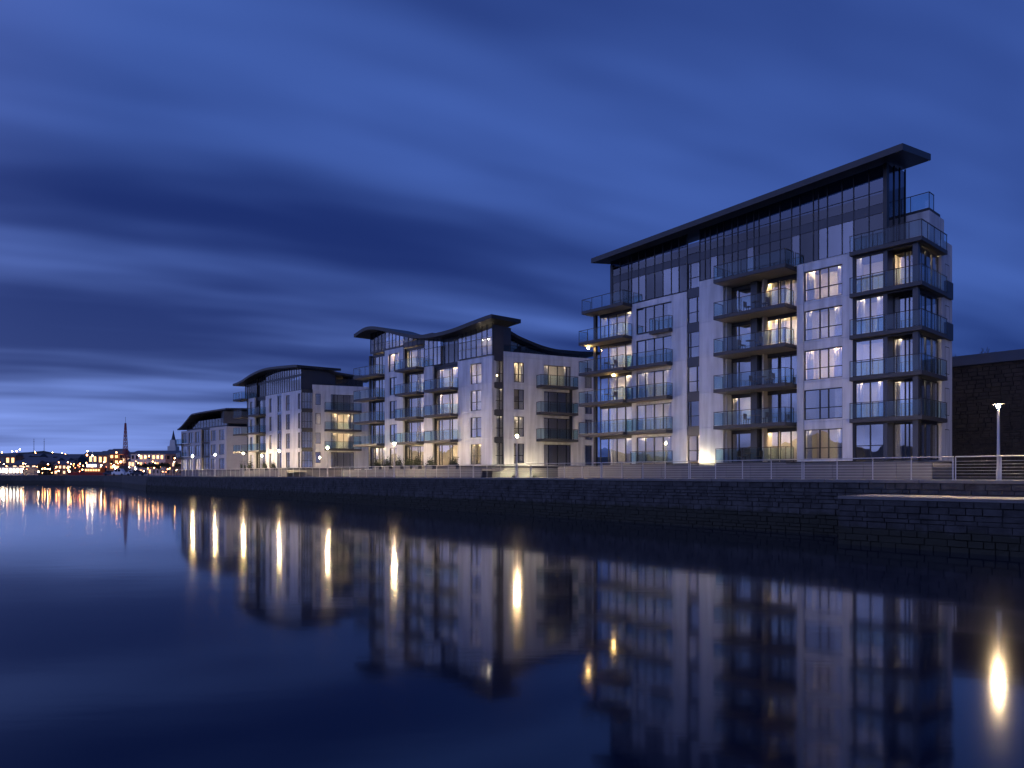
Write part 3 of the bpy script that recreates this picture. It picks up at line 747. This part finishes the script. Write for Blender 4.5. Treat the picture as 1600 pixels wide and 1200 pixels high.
boxpart('end_wall', LW - 0.02, LW + 0.2, 0.26, 9.6, 0, G + 12.5, 'render_white', w2)
boxpart('base_wall', 0, LW, 0.03, 9.5, -0.02, G - 0.26, 'terrace_wall', w2)
roofw = wave2([(0.2, 17.2), (2, 16.85), (4.6, 15.75), (8, 14.85), (11, 14.6), (15.5, 14.8)])
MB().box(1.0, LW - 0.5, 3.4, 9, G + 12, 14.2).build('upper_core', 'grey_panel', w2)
mbx = MB()
xs = [1.2 + i * (LW - 1.8) / 10 for i in range(11)]
screen(w2, xs, G + 12.3, roofw, 3.25, rows=((0.0, 0.4, 's'),))
roof_slab(w2, 0.4, 15.5, roofw, 2.4, 10, 0.35, 30, 0.03)
MB().box(0, LW - 1.2, -0.02, 0.02, 1.05, 1.1).build('terrace_rail', 'dark_metal', w2, (1.0, 0.6, G + 12.3))
for i in range(9): boxpart('glass_panel', 1.05 + i * 1.36, 2.35 + i * 1.36, 0.6, 0.612, G + 12.4, G + 13.32, 'balustrade_glass', w2)
rehang(w2, b2)
t2 = empty('terrace', (P2[0], P2[1], 0), RZ2, 'low raised terrace before the wave roofed block', 'terrace')
for i in range(13): boxpart('wall_panel', -1 + i * 2.05, -1 + i * 2.05 + 2.03, -3.4, -3.2, -0.02, 0.95, 'terrace_wall', t2)
boxpart('deck', -1, 25.6, -3.19, 0.0, 0.7, 0.93, 'paving', t2)

# ------------------------------------------------------------------ third block
k3 = (450 - 800) / F; D3, RZ3 = frame((0, 0), -300)
C3 = Vector((k3 * 110.8, 110.8, 0)); x_left = px_to_x(382, C3, D3)
P3 = C3 + D3 * x_left
b3 = empty('apartment_block', P3, RZ3, 'third apartment block from the right, arched roof rising over white front', 'building')
X3 = lambda px: px_to_x(px, P3, D3)
W3 = X3(470)
roof3 = wave2([(-2.0, 15.75), (1, 16.0), (5, 16.75), (9, 17.15), (13, 17.1), (W3, 16.7), (W3 + 3, 16.4)])
body(b3, W3, 12, 4, G + 12.3)
boxpart('left_wall', -0.02, 0.2, 0.5, 12, G, G + 14.5, 'render_white', b3)
boxpart('right_wall', W3 - 0.22, W3, 0.28, 12, G, G + 12, 'render_white', b3)
for f in range(4):
    z = G + FH * f
    win(b3, 0.3, X3(388), z + .05, z + 2.5, 0.3, (1, 1, 1), None, {0: 1}.get(f, 0), 0.5)
    boxpart('spandrel', 0.2, X3(388), 0.28, 0.45, z + 2.5, z + 2.76, 'dark_metal', b3)
for f in range(1, 5): balcony(b3, -1.9, X3(388), G + FH * f, 1.2, back=0.28)
wcol(b3, X3(388), X3(398), range(4), wins=(X3(390.5), X3(394.5)), cols=(1,), transom=0.4, lit={0: 1})
bay(b3, X3(398), X3(415), range(4), {0: 1, 1: 1, 2: 0}, cols=(0.5, 1, 0.4, 1))
wcol(b3, X3(415), X3(433), range(4), wins=(X3(420.5), X3(424.5)), cols=(1,), transom=0.4, lit={0: 2}, wz=(0.15, 2.45))
wcol(b3, X3(433), X3(440), range(4), wins=(X3(433.5), X3(439)), cols=(1, 1), transom=0.5, wz=(0.1, 2.6), m='pane')
wcol(b3, X3(440), X3(460), range(4), wins=(X3(446.5), X3(453)), cols=(1, 1), transom=0.45, lit={2: 0, 1: 2}, wz=(0.1, 2.5))
wcol(b3, X3(460), W3, range(4), wins=(X3(465.5), X3(469)), cols=(1,), transom=0.45, wz=(0.1, 2.5))
for (pa, pb, n, mm, y_) in ((382, 400, 6, 'dark_pane', 0.1), (400, 415, 5, 'dark_pane', 0.3), (415, 440, 8, 'pane', 0.05), (440, 470, 8, 'pane', 0.05)):
    xs = [X3(pa + (pb - pa) * i / n) for i in range(n + 1)]
    screen(b3, xs, G + 12.05, roof3, y_, rows=((0.0, 2.1, 'p'), (2.1, 2.4, 's')), m=mm)
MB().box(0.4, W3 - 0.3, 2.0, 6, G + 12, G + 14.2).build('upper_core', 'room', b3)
boxpart('end_screen', W3 - 0.1, W3 - 0.02, 0.2, 6.0, G + 12.01, 16.5, 'grey_panel', b3)
roof_slab(b3, -2.0, W3 + 1.0, roof3, -1.2, 6.4, 0.36, 36, 0.03)
P3c = P3 + D3 * W3; WD3 = Vector((0.93, 0.368, 0)).normalized(); w3 = tmpframe(P3c, math.atan2(WD3.y, WD3.x))
XV = lambda px: px_to_x(px, (P3c.x, P3c.y), WD3); LV = XV(575)
for f in range(4):
    z = G + FH * f
    win(w3, XV(471.5), XV(487.5), z + .1, z + 2.6, -0.5, (0.7, 1, 1, 0.7), 0.42, {1: 2, 2: 2, 3: 2}.get(f, 0), 0.9)
    boxpart('oriel_band', XV(471), XV(488), -0.52, 0.3, z + 2.6, z + 3.1, 'dark_metal', w3)
    boxpart('oriel_cheek', XV(470.5), XV(471.4), -0.5, 0.3, z, z + 2.6, 'dark_metal', w3)
wcol(w3, XV(488), XV(507), range(4), wins=(XV(493), XV(501)), cols=(1,), lit={}, wz=(0.8, 2.5))
wcol(w3, XV(507), LV, range(4), wins=(XV(517), XV(553)), cols=(1, 1, 1, 0.6), lit={1: 1, 2: 1}, wz=(0.05, 2.5), curtain=0.8)
wallp(w3, XV(488), LV, G + 12, G + 12.9)
for f in (1, 2, 3): balcony(w3, XV(507), XV(563), G + FH * f, 1.3)
slabs(w3, 0.1, LV, 0.3, 9.5, range(0, 5)); MB().box(0.3, LV - .1, 2.2, 9, 0, G + 11.9).build('core', 'room', w3)
boxpart('end_wall', LV - .02, LV + .2, 0.26, 9.6, 0, G + 12.9, 'render_white', w3)
boxpart('base_wall', 0, LV, 0.03, 9.5, -0.02, G - 0.26, 'terrace_wall', w3)
roofv = wave2([(0.0, 16.9), (3, 16.75), (6, 16.15), (9, 15.85), (14, 15.9)])
xs = [0.3 + i * (LV - 0.8) / 9 for i in range(10)]
screen(w3, xs, G + 12.3, roofv, 2.6, rows=((0.0, 0.4, 's'),))
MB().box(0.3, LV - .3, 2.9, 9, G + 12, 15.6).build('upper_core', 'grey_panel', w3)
roof_slab(w3, -0.2, LV + 1.5, roofv, 1.6, 10, 0.32, 24, 0.03)
rehang(w3, b3)
t3 = empty('terrace', P3, RZ3, 'low raised terrace before the third block', 'terrace')
for i in range(11): boxpart('wall_panel', -1 + i * 2.05, -1 + i * 2.05 + 2.03, -3.4, -3.2, -0.02, 0.95, 'terrace_wall', t3)
boxpart('deck', -1, 21.5, -3.19, 0.0, 0.7, 0.93, 'paving', t3)

# ------------------------------------------------------------------ farthest block
P4 = Vector(((283 - 800) / F * 163, 163, 0)); D4, RZ4 = frame((0, 0), -300)
b4 = empty('apartment_block', P4, RZ4, 'farthest low white block with stepped dark roof, left end of the row', 'building')
X4 = lambda px: px_to_x(px, P4, D4)
xA, xB, xC = 0.0, X4(314), X4(328)
bz = 8.9
for f in range(3):
    z = G + FH * f
    for k in range(3):
        a = xA + (xB - xA) * k / 3; b = xA + (xB - xA) * (k + 1) / 3
        wcol(b4, a, b, [f], wins=(a + 0.6, b - 0.5), cols=(1, 1), lit={0: 1} if k < 2 else {}, wz=(0.1, 2.5), m='render_grey')
    win(b4, xB + .05, xC - .05, z + .05, z + 2.9, 0.3, (1, 1, 1), 0.5, 0, 0.0, m='dark_pane')
    for k in range(2):
        a = xC + 4.2 * k; wcol(b4, a, a + 4.2, [f], wins=(a + 0.6, a + 3.2), cols=(1, 0.6, 1), lit={}, wz=(0.2, 2.4), m='render_grey')
LX = xC + 8.4
slabs(b4, 0.2, LX, 0.28, 9, range(0, 4)); MB().box(0.4, LX - .3, 2.2, 9, 0, G + 8.9).build('core', 'room', b4)
boxpart('base_wall', 0, LX, 0.02, 9, -0.02, G - .26, 'terrace_wall', b4)
boxpart('left_wall', -0.02, 0.2, 0.3, 9, G, G + 9, 'render_grey', b4); boxpart('right_wall', LX - .2, LX + .02, 0.27, 9, G, G + 9, 'render_grey', b4)
xs = [1.5 + i * (LX - 3) / 14 for i in range(15)]
screen(b4, xs, G + 9.1, lambda x: 12.3, 0.8, rows=((0.0, 0.3, 's'),))
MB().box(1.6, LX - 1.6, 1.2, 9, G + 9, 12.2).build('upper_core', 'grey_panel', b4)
rr4 = wave2([(-1.2, 10.6), (1.0, 11.1), (4.5, 12.4), (7.5, 13.6), (LX + 1, 13.7)])
roof_slab(b4, -1.0, LX + 1.0, rr4, -0.5, 9.5, 0.3, 30, 0.06, m='slate')
balcony(b4, -1.2, 1.6, G + 6, 0.8); balcony(b4, -1.2, 1.6, G + 3, 0.8)
for f in (1, 2): boxpart('bay_frame', X4(288), X4(297), -0.5, -0.002, G + FH * f, G + FH * f + 0.15, 'white_paint', b4)
# side range of the same block
w4 = tmpframe(P4 + D4 * LX, math.atan2(WD.y, WD.x))
for f in range(3):
    wcol(w4, 0.0, 5.0, [f], m='render_grey'); wcol(w4, 5.0, 13, [f], wins=(6, 11.5), cols=(1, 1, 1), wz=(0.1, 2.4), m='render_grey')
    if f: balcony(w4, 5.2, 12.4, G + FH * f, 1.2)
boxpart('base_wall', 0, 13, 0.03, 9, -0.02, G - .05, 'terrace_wall', w4); MB().box(0.2, 13, 2.0, 9, 0, G + 9).build('core', 'room', w4)
roof_slab(w4, -0.5, 14, lambda x: 10.9, 0.4, 9, 2.6, 4, 0.1, m='slate')
rehang(w4, b4)

# ------------------------------------------------------------------ old stone warehouse wall at the right
WP = q(14, 26.0); wh = empty('stone_warehouse', WP, QROT, 'big dark old stone wall with slate coping, right of the tall block', 'building')
MB().box(0, 70, 0.06, 9, -0.02, 9.3).build('core', 'mortar', wh)
stone_wall(wh, 0, 70, 0.0, 9.3, 0.30, 0.35, 0.9, 'wall_stone', 290, 12)
mb = MB(); mb.hexa([(-0.2, -0.25, 9.3), (70, -0.25, 9.3), (70, 4.5, 9.3), (-0.2, 4.5, 9.3), (-0.2, 0.9, 10.3), (70, 0.9, 10.3), (70, 3.5, 10.6), (-0.2, 3.5, 10.6)])
mb.build('roof', 'slate', wh)
# bare tree above it
def tree(name, loc, h, seed, lab, leaves=0, group=None, spread=0.45, m='shrub', lr=0.5):
    rg = random.Random(seed); r = empty(name, loc, rg.uniform(0, 6), lab, 'tree', group)
    mb = MB(); tips = []
    def grow(p, d, l, rad, dep):
        e = p + d * l; mb.bar(p, e, rad, 5, rad * 0.65)
        if dep == 0: tips.append(e); return
        for _ in range(3):
            nd = (d + Vector((rg.uniform(-1, 1), rg.uniform(-1, 1), rg.uniform(-0.2, 0.8))) * spread * 1.6).normalized()
            grow(e, nd, l * rg.uniform(0.6, 0.8), rad * 0.6, dep - 1)
    grow(Vector((0, 0, 0)), Vector((0, 0, 1)), h * 0.32, h * 0.02, 4)
    mb.build('trunk', 'bark', r)
    if leaves:
        lf = MB()
        for e in tips:
            for _ in range(leaves):
                c = e + Vector((rg.gauss(0, lr), rg.gauss(0, lr), rg.gauss(0, lr * .8))); s = rg.uniform(0.10, 0.24) * (h / 6)
                a = Vector((rg.uniform(-1, 1), rg.uniform(-1, 1), rg.uniform(-1, 1))).normalized(); b = a.orthogonal().normalized()
                k = len(lf.v); lf.v += [tuple(c + a * s), tuple(c + b * s * .6), tuple(c - a * s), tuple(c - b * s * .6)]; lf.f.append((k, k + 1, k + 2, k + 3))
        lf.build('crown', m, r)
    return r
tree('bare_tree', WP + (-U) * 8.0 + NN * 12 + Vector((0, 0, 7.0)), 6.0, 4, 'small bare tree showing above the dark stone wall', spread=0.55)

# ------------------------------------------------------------------ things on balconies and terraces
def make_chair():
    r = empty('chair', (0, 0, 0), 0, '', 'chair', 'outdoor chairs')
    boxpart('seat', -0.24, 0.24, -0.22, 0.24, 0.42, 0.46, 'timber', r)
    boxpart('backrest', -0.24, 0.24, 0.22, 0.26, 0.5, 0.9, 'timber', r)
    for sx in (-0.22, 0.18):
        boxpart('leg', sx, sx + 0.04, -0.2, -0.16, 0, 0.42, 'dark_metal', r); boxpart('leg', sx, sx + 0.04, 0.2, 0.24, 0, 0.9, 'dark_metal', r)
    return r
def make_table():
    r = empty('table', (0, 0, 0), 0, '', 'table', 'outdoor tables')
    MB().lathe([(0.35, 0.70), (0.36, 0.715), (0.35, 0.73)], 16).build('table_top', 'timber', r)
    MB().lathe([(0.25, 0), (0.24, 0.03), (0.03, 0.06), (0.03, 0.70)], 12).build('leg', 'dark_metal', r)
    return r
ch0, tb0 = make_chair(), make_table(); used = {'c': False, 't': False}
def put(kind, P, rz, x, y, z, lab, turn=0.0):
    src = ch0 if kind == 'c' else tb0
    o = copy_tree(src) if used[kind] else src; used[kind] = True
    c, s = math.cos(rz), math.sin(rz); o.location = (P[0] + c * x - s * y, P[1] + s * x + c * y, z); o.rotation_euler = (0, 0, rz + turn); o['label'] = lab
ordn = ['ground', 'first', 'second', 'third', 'fourth', 'top']
for f in (0, 1, 2, 3, 4):
    xx = X1(1160 + 9 * (f % 3)); zf = G + FH * f + 0.002
    put('t', P1, RZ1, xx + 1.0, -0.55, zf, f'round table on the {ordn[f]} floor middle balcony of the tall block')
    put('c', P1, RZ1, xx + 0.3, -0.6, zf, f'chair left of the table on the {ordn[f]} floor middle balcony, tall block', R(90))
    put('c', P1, RZ1, xx + 1.75, -0.6, zf, f'chair right of the table on the {ordn[f]} floor middle balcony, tall block', R(-90))
for f in (2, 3):
    put('t', P1, RZ1, X1(955), -0.6, G + FH * f + 0.002, f'round table on the {ordn[f]} floor left corner balcony of the tall block')
    put('c', P1, RZ1, X1(955) + 0.8, -0.6, G + FH * f + 0.002, f'chair on the {ordn[f]} floor left corner balcony of the tall block', R(-90))
def shrub(P, rz, x, y, z, h, seed, lab):
    c, s = math.cos(rz), math.sin(rz); rg = random.Random(seed)
    r = empty('planter', (P[0] + c * x - s * y, P[1] + s * x + c * y, z), rz, lab, 'planter', 'planted boxes on the terraces')
    MB().box(-0.6, 0.6, -0.25, 0.25, 0, 0.45).build('box', 'grey_panel', r)
    lf = MB()
    for _ in range(420):
        p = Vector((rg.gauss(0, 0.34), rg.gauss(0, 0.16), 0.45 + abs(rg.gauss(0, h * 0.45)))); a = Vector((rg.uniform(-1, 1), rg.uniform(-1, 1), rg.uniform(-.3, 1))).normalized(); b = a.orthogonal().normalized(); s_ = rg.uniform(.05, .11)
        k = len(lf.v); lf.v += [tuple(p + a * s_), tuple(p + b * s_ * .5), tuple(p - a * s_), tuple(p - b * s_ * .5)]; lf.f.append((k, k + 1, k + 2, k + 3))
    lf.build('foliage', 'shrub', r)
for i, px in enumerate((606, 622, 640, 655, 668, 690, 726)):
    shrub(P2, RZ2, X2(px), -1.6, 0.932, 0.9, 50 + i, f'planted box on the terrace of the wave roofed block, {["leftmost", "second from left", "third from left", "middle", "third from right", "second from right", "rightmost"][i]}')
for i, px in enumerate((394, 405, 428, 442)):
    shrub(P3, RZ3, X3(px), -1.6, 0.932, 0.9, 70 + i, f'planted box on the terrace of the third block, {["leftmost", "second from left", "second from right", "rightmost"][i]}')
def bench(px, n, lab):
    r = empty('bench', q(quay_t(px, n), n, 0.004), QROT, lab, 'bench', 'white benches on the promenade')
    for k in range(4): boxpart('slat', -0.9, 0.9, -0.22 + k * 0.12, -0.13 + k * 0.12, 0.43, 0.46, 'white_paint', r)
    for k in range(4): boxpart('back_slat', -0.9, 0.9, 0.26, 0.29, 0.52 + k * 0.13, 0.62 + k * 0.13, 'white_paint', r)
    for xx in (-0.8, 0.74): boxpart('leg', xx, xx + 0.06, -0.2, 0.29, 0, 0.42, 'white_paint', r); boxpart('back_post', xx, xx + 0.06, 0.292, 0.34, 0, 1.05, 'white_paint', r)
bench(556, 5.5, 'white slatted bench left of the wave roofed block'); bench(572, 5.5, 'white slatted bench by the left corner of the wave roofed block')

def ground_light(loc, rz, lab, m):
    r = empty('ground_light', loc, rz, lab, 'light', 'low lights at the foot of the blocks')
    MB().box(-0.18, 0.18, -0.08, 0.10, 0, 0.22).build('housing', 'dark_metal', r)
    MB().box(-0.14, 0.14, 0.102, 0.13, 0.03, 0.15).build('lens', m, r)
lw = P2c + WD * 4.4 - Vector((-WD.y, WD.x, 0)) * 1.6
ground_light((lw.x, lw.y, 0.0), RZW, 'low light at the foot of the white wing behind the second lamp', 'wall_light')
lw = P2c + WD * 1.9 - Vector((-WD.y, WD.x, 0)) * 1.5
ground_light((lw.x, lw.y, 0.0), RZW, 'low light by the glazed corner of the wave roofed block', 'wall_light')
lw = Vector((P1[0], P1[1], 0)) + D1 * X1(1098) - Vector((-D1.y, D1.x, 0)) * 0.9
ground_light((lw.x, lw.y, G - 0.24), RZ1, 'low light on the terrace below the stair windows of the tall block', 'wall_light')

# ------------------------------------------------------------------ the town across the harbour
def at(px, Y, z=0.0): return Vector(((px - 800) / F * Y, Y, z))
def zpx(py, Y): return CAM_Z + (HZ - py) / F * Y
hp = [(-900, 712), (-300, 700), (-60, 711), (0, 709), (20, 707), (45, 706), (68, 704), (80, 707), (100, 709), (118, 710), (130, 714), (160, 719), (220, 724), (320, 722), (700, 716), (1200, 712), (1800, 700), (2600, 705)]
mb = MB(); Yh = 1500
for (p, y) in hp:
    b = at(p, Yh); mb.v += [(b.x, Yh - 500, -0.2), (b.x, Yh, zpx(y, Yh) + rnd.uniform(-1, 1)), (b.x * 1.2, Yh + 900, -0.2)]
for i in range(len(hp) - 1):
    a = 3 * i; b = a + 3; mb.f += [(a, b, b + 1, a + 1), (a + 1, b + 1, b + 2, a + 2)]
struct(mb.build('hill', 'hill'))
def far_house(px, Y, w, h, d, m, roof, nx, nz, wm, lab, name='house', p=0.5, cat='building', group=None, seed=0):
    rg = random.Random(seed + int(px * 7)); c = at(px, Y)
    r = empty(name, c, math.atan2(c.x, -c.y) + math.pi if False else 0.0, lab, cat, group)
    boxpart('wall', -w / 2, w / 2, 0, d, -0.02, h, m, r)
    if roof: MB().hexa([(-w / 2 - .3, -.3, h), (w / 2 + .3, -.3, h), (w / 2 + .3, d + .3, h), (-w / 2 - .3, d + .3, h), (-w / 2 + .2, d * .45, h + roof), (w / 2 - .2, d * .45, h + roof), (w / 2 - .2, d * .55, h + roof), (-w / 2 + .2, d * .55, h + roof)]).build('roof', 'slate', r)
    cw, chh = w / nx, h / nz
    for i in range(nx):
        for j in range(nz):
            lit = rg.random() < p
            boxpart('window', -w / 2 + cw * (i + .25), -w / 2 + cw * (i + .75), -0.06, -0.003, chh * (j + .3), chh * (j + .8), wm if lit else 'car_glass', r)
    return r
for i, (px, Y, w, h) in enumerate([(38, 330, 12, 5), (50, 345, 10, 7), (62, 360, 11, 6), (74, 340, 9, 6.5), (86, 365, 12, 7), (97, 335, 8, 5), (106, 380, 11, 9), (168, 330, 9, 9.5), (176, 352, 8, 11), (206, 300, 9, 8), (213, 285, 7, 6),
                                 (-30, 500, 16, 13), (8, 480, 14, 13), (28, 500, 13, 12), (48, 520, 14, 14), (66, 500, 12, 11), (82, 540, 15, 14), (100, 520, 12, 12), (118, 500, 13, 13), (145, 480, 12, 14)][:20]):
    far_house(px, Y, w, h, 8, rnd.choice(['brick_far', 'brick_dark', 'grey_panel']), 2.0, 4, 2, rnd.choice(['far_window', 'far_window_orange', 'far_window']),
              f'small house, {ORD[i] if i < 11 else ORD[i - 11]} from left, {"front" if i < 11 else "back"} row of the distant town', group='houses of the distant town', seed=i, p=0.6)
far_house(240, 262, 17, 8.0, 10, 'render_cream', 1.4, 11, 3, 'far_window_orange', 'long cream terrace with orange lit windows left of the farthest block', 'terrace_house', 0.45, seed=3)
far_house(276, 250, 8, 7.5, 9, 'brick_far', 1.2, 4, 3, 'far_window', 'brick house with lit windows just left of the farthest block', 'brick_house', 0.4, seed=5)
far_house(8, 315, 16, 3.8, 10, 'render_cream', 0, 10, 1, 'far_window_white', 'low brightly lit white harbour shed at the far left', 'harbour_shed', 1.0, seed=6)
far_house(182, 300, 6, 9.0, 6, 'lamplit_orange', 2.4, 3, 4, 'far_window_orange', 'orange lit tower house near the lattice mast', 'tower_house', 0.8, seed=8)
# ship
sp = empty('ship', at(136, 300), 0, 'red hulled ship with orange lit deckhouse behind the far quay', 'ship')
MB().hexa([(-7.5, 0, -1), (7.8, 0, -1), (7.8, 4, -1), (-7.5, 4, -1), (-8.5, -0.3, 1.3), (8.6, -0.3, 1.1), (8.6, 4.3, 1.1), (-8.5, 4.3, 1.3)]).build('hull', 'red_paint', sp)
boxpart('deckhouse', -1.5, 5.5, 0.6, 3.6, 1.2, 3.2, 'lamplit_orange', sp); boxpart('bridge', -0.8, 3.6, 0.9, 3.2, 3.21, 5.0, 'white_paint', sp)
for i in range(6): boxpart('window', -1.2 + i * 1.1, -0.5 + i * 1.1, 0.54, 0.597, 1.8, 2.6, 'far_window_orange', sp)
for i in range(4): boxpart('window', -0.6 + i * 1.05, 0.2 + i * 1.05, 0.84, 0.897, 3.7, 4.5, 'far_window_white', sp)
MB().bar((1.2, 2, 5.0), (1.2, 2, 10.5), 0.14, 6, 0.05).build('mast', 'white_paint', sp)
MB().lathe([(0.1, 0), (0.3, 0.2), (0.1, 0.4)], 8, (1.2, 1.7, 8.2)).build('mast_light', 'far_white', sp)
# lattice crane mast
cr = empty('lattice_mast', at(196, 290), 0, 'tall red lattice mast standing in the harbour town', 'mast')
Hc = zpx(661, 290); mb = MB()
for (sx, sy) in ((-1, -1), (1, -1), (1, 1), (-1, 1)): mb.bar((sx * 1.1, sy * 1.1, 0), (sx * 0.18, sy * 0.18, Hc), 0.12, 5)
mb.build('legs', 'red_paint', cr); mb = MB(); n = 14
for i in range(n):
    z0 = Hc * i / n; z1 = Hc * (i + 1) / n; a = 1.1 - 0.92 * i / n; b = 1.1 - 0.92 * (i + 1) / n
    for s in (-1, 1): mb.bar((-a, s * a, z0), (b, s * b, z1), 0.07, 4); mb.bar((a, s * a, z0), (-b, s * b, z1), 0.07, 4); mb.bar((s * a, -a, z0), (s * b, b, z1), 0.07, 4)
mb.build('bracing', 'red_paint', cr); boxpart('machine_house', -2.2, 2.2, -1.6, 1.6, 0.0, 4.0, 'dark_metal', cr)
MB().bar((0, 0, Hc), (0, 0, Hc + 2.5), 0.06, 5).build('aerial', 'dark_metal', cr)
# church with twin-stage spire
cs = empty('church_tower', at(268, 560), 0, 'pale church tower with slender spire behind the terrace', 'church')
boxpart('tower', -3.2, 3.2, 0, 6.4, 0, zpx(697, 560), 'render_cream', cs)
zt = zpx(697, 560)
MB().hexa([(-2.2, 1, zt), (2.2, 1, zt), (2.2, 5.4, zt), (-2.2, 5.4, zt), (-1.8, 1.4, zt + 5), (1.8, 1.4, zt + 5), (1.8, 5, zt + 5), (-1.8, 5, zt + 5)]).build('belfry', 'render_cream', cs)
MB().bar((0, 3.2, zt + 5), (0, 3.2, zpx(672, 560)), 1.7, 8, 0.1).build('spire', 'slate', cs)
for px, lab in ((53, 'left of two thin masts on the hill'), (69, 'right of two thin masts on the hill')):
    c = at(px, 1450, zpx(706, 1500) - 3); r = empty('radio_mast', c, 0, lab, 'mast', 'masts on the hill'); h = 30
    MB().bar((-0.9, 0, 0), (0, 0, h), 0.3, 5, 0.12).build('leg', 'dark_metal', r); MB().bar((0.9, 0, 0), (0, 0, h), 0.3, 5, 0.12).build('leg', 'dark_metal', r)
    MB().box(-1.6, 1.6, -.2, .2, h * .75, h * .75 + .4).box(-1.2, 1.2, -.2, .2, h * .9, h * .9 + .4).build('crossarms', 'dark_metal', r)
# town lights
def make_far_lamp(m):
    r = empty('town_light', (0, 0, 0), 0, '', 'street lamp', 'lights of the distant town')
    MB().bar((0, 0, 0), (0, 0, 1.0), 0.010, 5).build('post', 'dark_metal', r)
    MB().lathe([(0.3, -0.5), (0.5, 0), (0.3, 0.5)], 8, (0, 0, 0)).build('lens', m, r)
    return r
protos = {}
def far_lamp(px, py, Y, m, size=0.5):
    z = zpx(py, Y)
    first = m not in protos
    if first: protos[m] = make_far_lamp(m)
    o = protos[m] if first else copy_tree(protos[m])
    hill_z = 0 if Y < 900 else max(0, z - 7)
    o.location = at(px, Y, hill_z); o['label'] = {'far_orange': 'orange light on a post in the distant town', 'far_white': 'white light on a post in the distant town', 'far_red': 'red light on a post in the distant town'}[m]
    ln = [c for c in o.children if c.name.startswith('lens')][0]; po = [c for c in o.children if c.name.startswith('post')][0]
    ln.location = (0, 0, z - hill_z); ln.scale = (size * .62, size * .62, size * .62); po.scale = (6 if Y < 900 else 12, 6 if Y < 900 else 12, z - hill_z)
rl = random.Random(99)
for (px, py, Y, m, s) in [(19, 705, 1350, 'far_white', 3), (26, 705, 1350, 'far_orange', 3), (31, 702, 1350, 'far_white', 3), (3, 707, 1350, 'far_orange', 2.4), (55, 706, 1350, 'far_orange', 2), (82, 707, 1350, 'far_orange', 2.2),
                          (97, 708, 1350, 'far_orange', 1.6), (25, 713, 1300, 'far_white', 1.4), (84, 724, 600, 'far_orange', 1.5), (136, 711, 420, 'far_orange', 1.3), (137, 705, 420, 'far_white', 0.9), (70, 732, 330, 'far_orange', 0.9),
                          (78, 733, 330, 'far_orange', 0.7), (52, 734, 325, 'far_white', 0.7), (40, 736, 320, 'far_white', 0.9), (47, 737, 320, 'far_white', 0.8), (60, 737, 318, 'far_white', 0.7), (92, 736, 315, 'far_orange', 0.9), (88, 737, 315, 'far_orange', 0.7),
                          (106, 731, 300, 'far_orange', 0.9), (107, 735, 300, 'far_orange', 0.8), (158, 727, 310, 'far_white', 0.8), (163, 722, 310, 'far_orange', 0.7), (182, 707, 298, 'far_orange', 0.7), (178, 728, 290, 'far_white', 1.0), (180, 732, 288, 'far_white', 0.9), (188, 722, 290, 'far_orange', 0.8),
                          (217, 712, 255, 'far_white', 0.6), (227, 714, 255, 'far_orange', 0.6), (233, 713, 255, 'far_orange', 0.55), (247, 714, 250, 'far_orange', 0.5), (273, 716, 240, 'far_orange', 0.55), (231, 732, 235, 'far_orange', 0.4), (241, 731, 235, 'far_orange', 0.4), (262, 733, 230, 'far_orange', 0.45), (265, 732, 232, 'far_orange', 0.4), (276, 734, 230, 'far_white', 0.35), (212, 733, 250, 'far_white', 0.45), (202, 730, 262, 'far_white', 0.4), (3, 737, 300, 'far_white', 0.7), (10, 738, 298, 'far_white', 0.6)]:
    far_lamp(px, py, Y, m, s)
for i in range(110):
    m_k = rl.choice(['far_orange', 'far_orange', 'far_red', 'far_white', 'far_orange'])
    if i < 62: px = rl.uniform(-40, 160); far_lamp(px, rl.uniform(722, 739), rl.uniform(300, 316), m_k, rl.uniform(0.25, 0.75))
    elif i < 86: px = rl.uniform(165, 282); far_lamp(px, rl.uniform(720, 738), 262 - (px - 165) * 0.22, m_k, rl.uniform(0.2, 0.5))
    else: far_lamp(rl.uniform(-40, 125), rl.uniform(708, 717), 1320, m_k, rl.uniform(0.8, 1.7))
TR = ['second from the left', 'third from the left', 'third from the right', 'second from the right', 'rightmost', 'leftmost']
for i, (px, Y) in enumerate([(232, 238), (240, 236), (250, 238), (258, 234), (279, 232), (222, 244)]):
    tree('round_tree', at(px, Y), 4.2, 30 + i, f'small dark round tree before the cream terrace, {TR[i]}', 14, 'trees before the cream terrace', lr=0.35)
def car(px, Y, m, lab, h=1.5):
    r = empty('parked_car', at(px, Y), rnd.uniform(-.2, .2), lab, 'car', 'vehicles parked on the far quay')
    mb = MB().box(-2.1, 2.1, 0, 1.7, 0.3, 0.3 + h * 0.4).hexa([(-1.5, .1, .3 + h * .4), (1.4, .1, .3 + h * .4), (1.4, 1.6, .3 + h * .4), (-1.5, 1.6, .3 + h * .4), (-1.2, .25, h), (.8, .25, h), (.8, 1.45, h), (-1.2, 1.45, h)])
    mb.build('body', m, r)
    for a in (-1.1, -0.1): boxpart('window', a, a + .8, 0.10, .14, .38 + h * .4, h - .14, 'car_glass', r)
    for a in (-1.3, 1.3): MB().bar((a, -.03, .33), (a, .2, .33), .33, 12).build('wheel', 'tyre', r)
car(184, 214, 'white_paint', 'white van parked on the far quay left of the lattice mast', 2.1); car(172, 218, 'car_dark', 'dark car parked on the far quay, left of the white van'); car(207, 208, 'car_silver', 'silver car parked on the far quay, right of the white van'); car(215, 206, 'car_dark', 'dark car parked on the far quay, at the right end of the row')
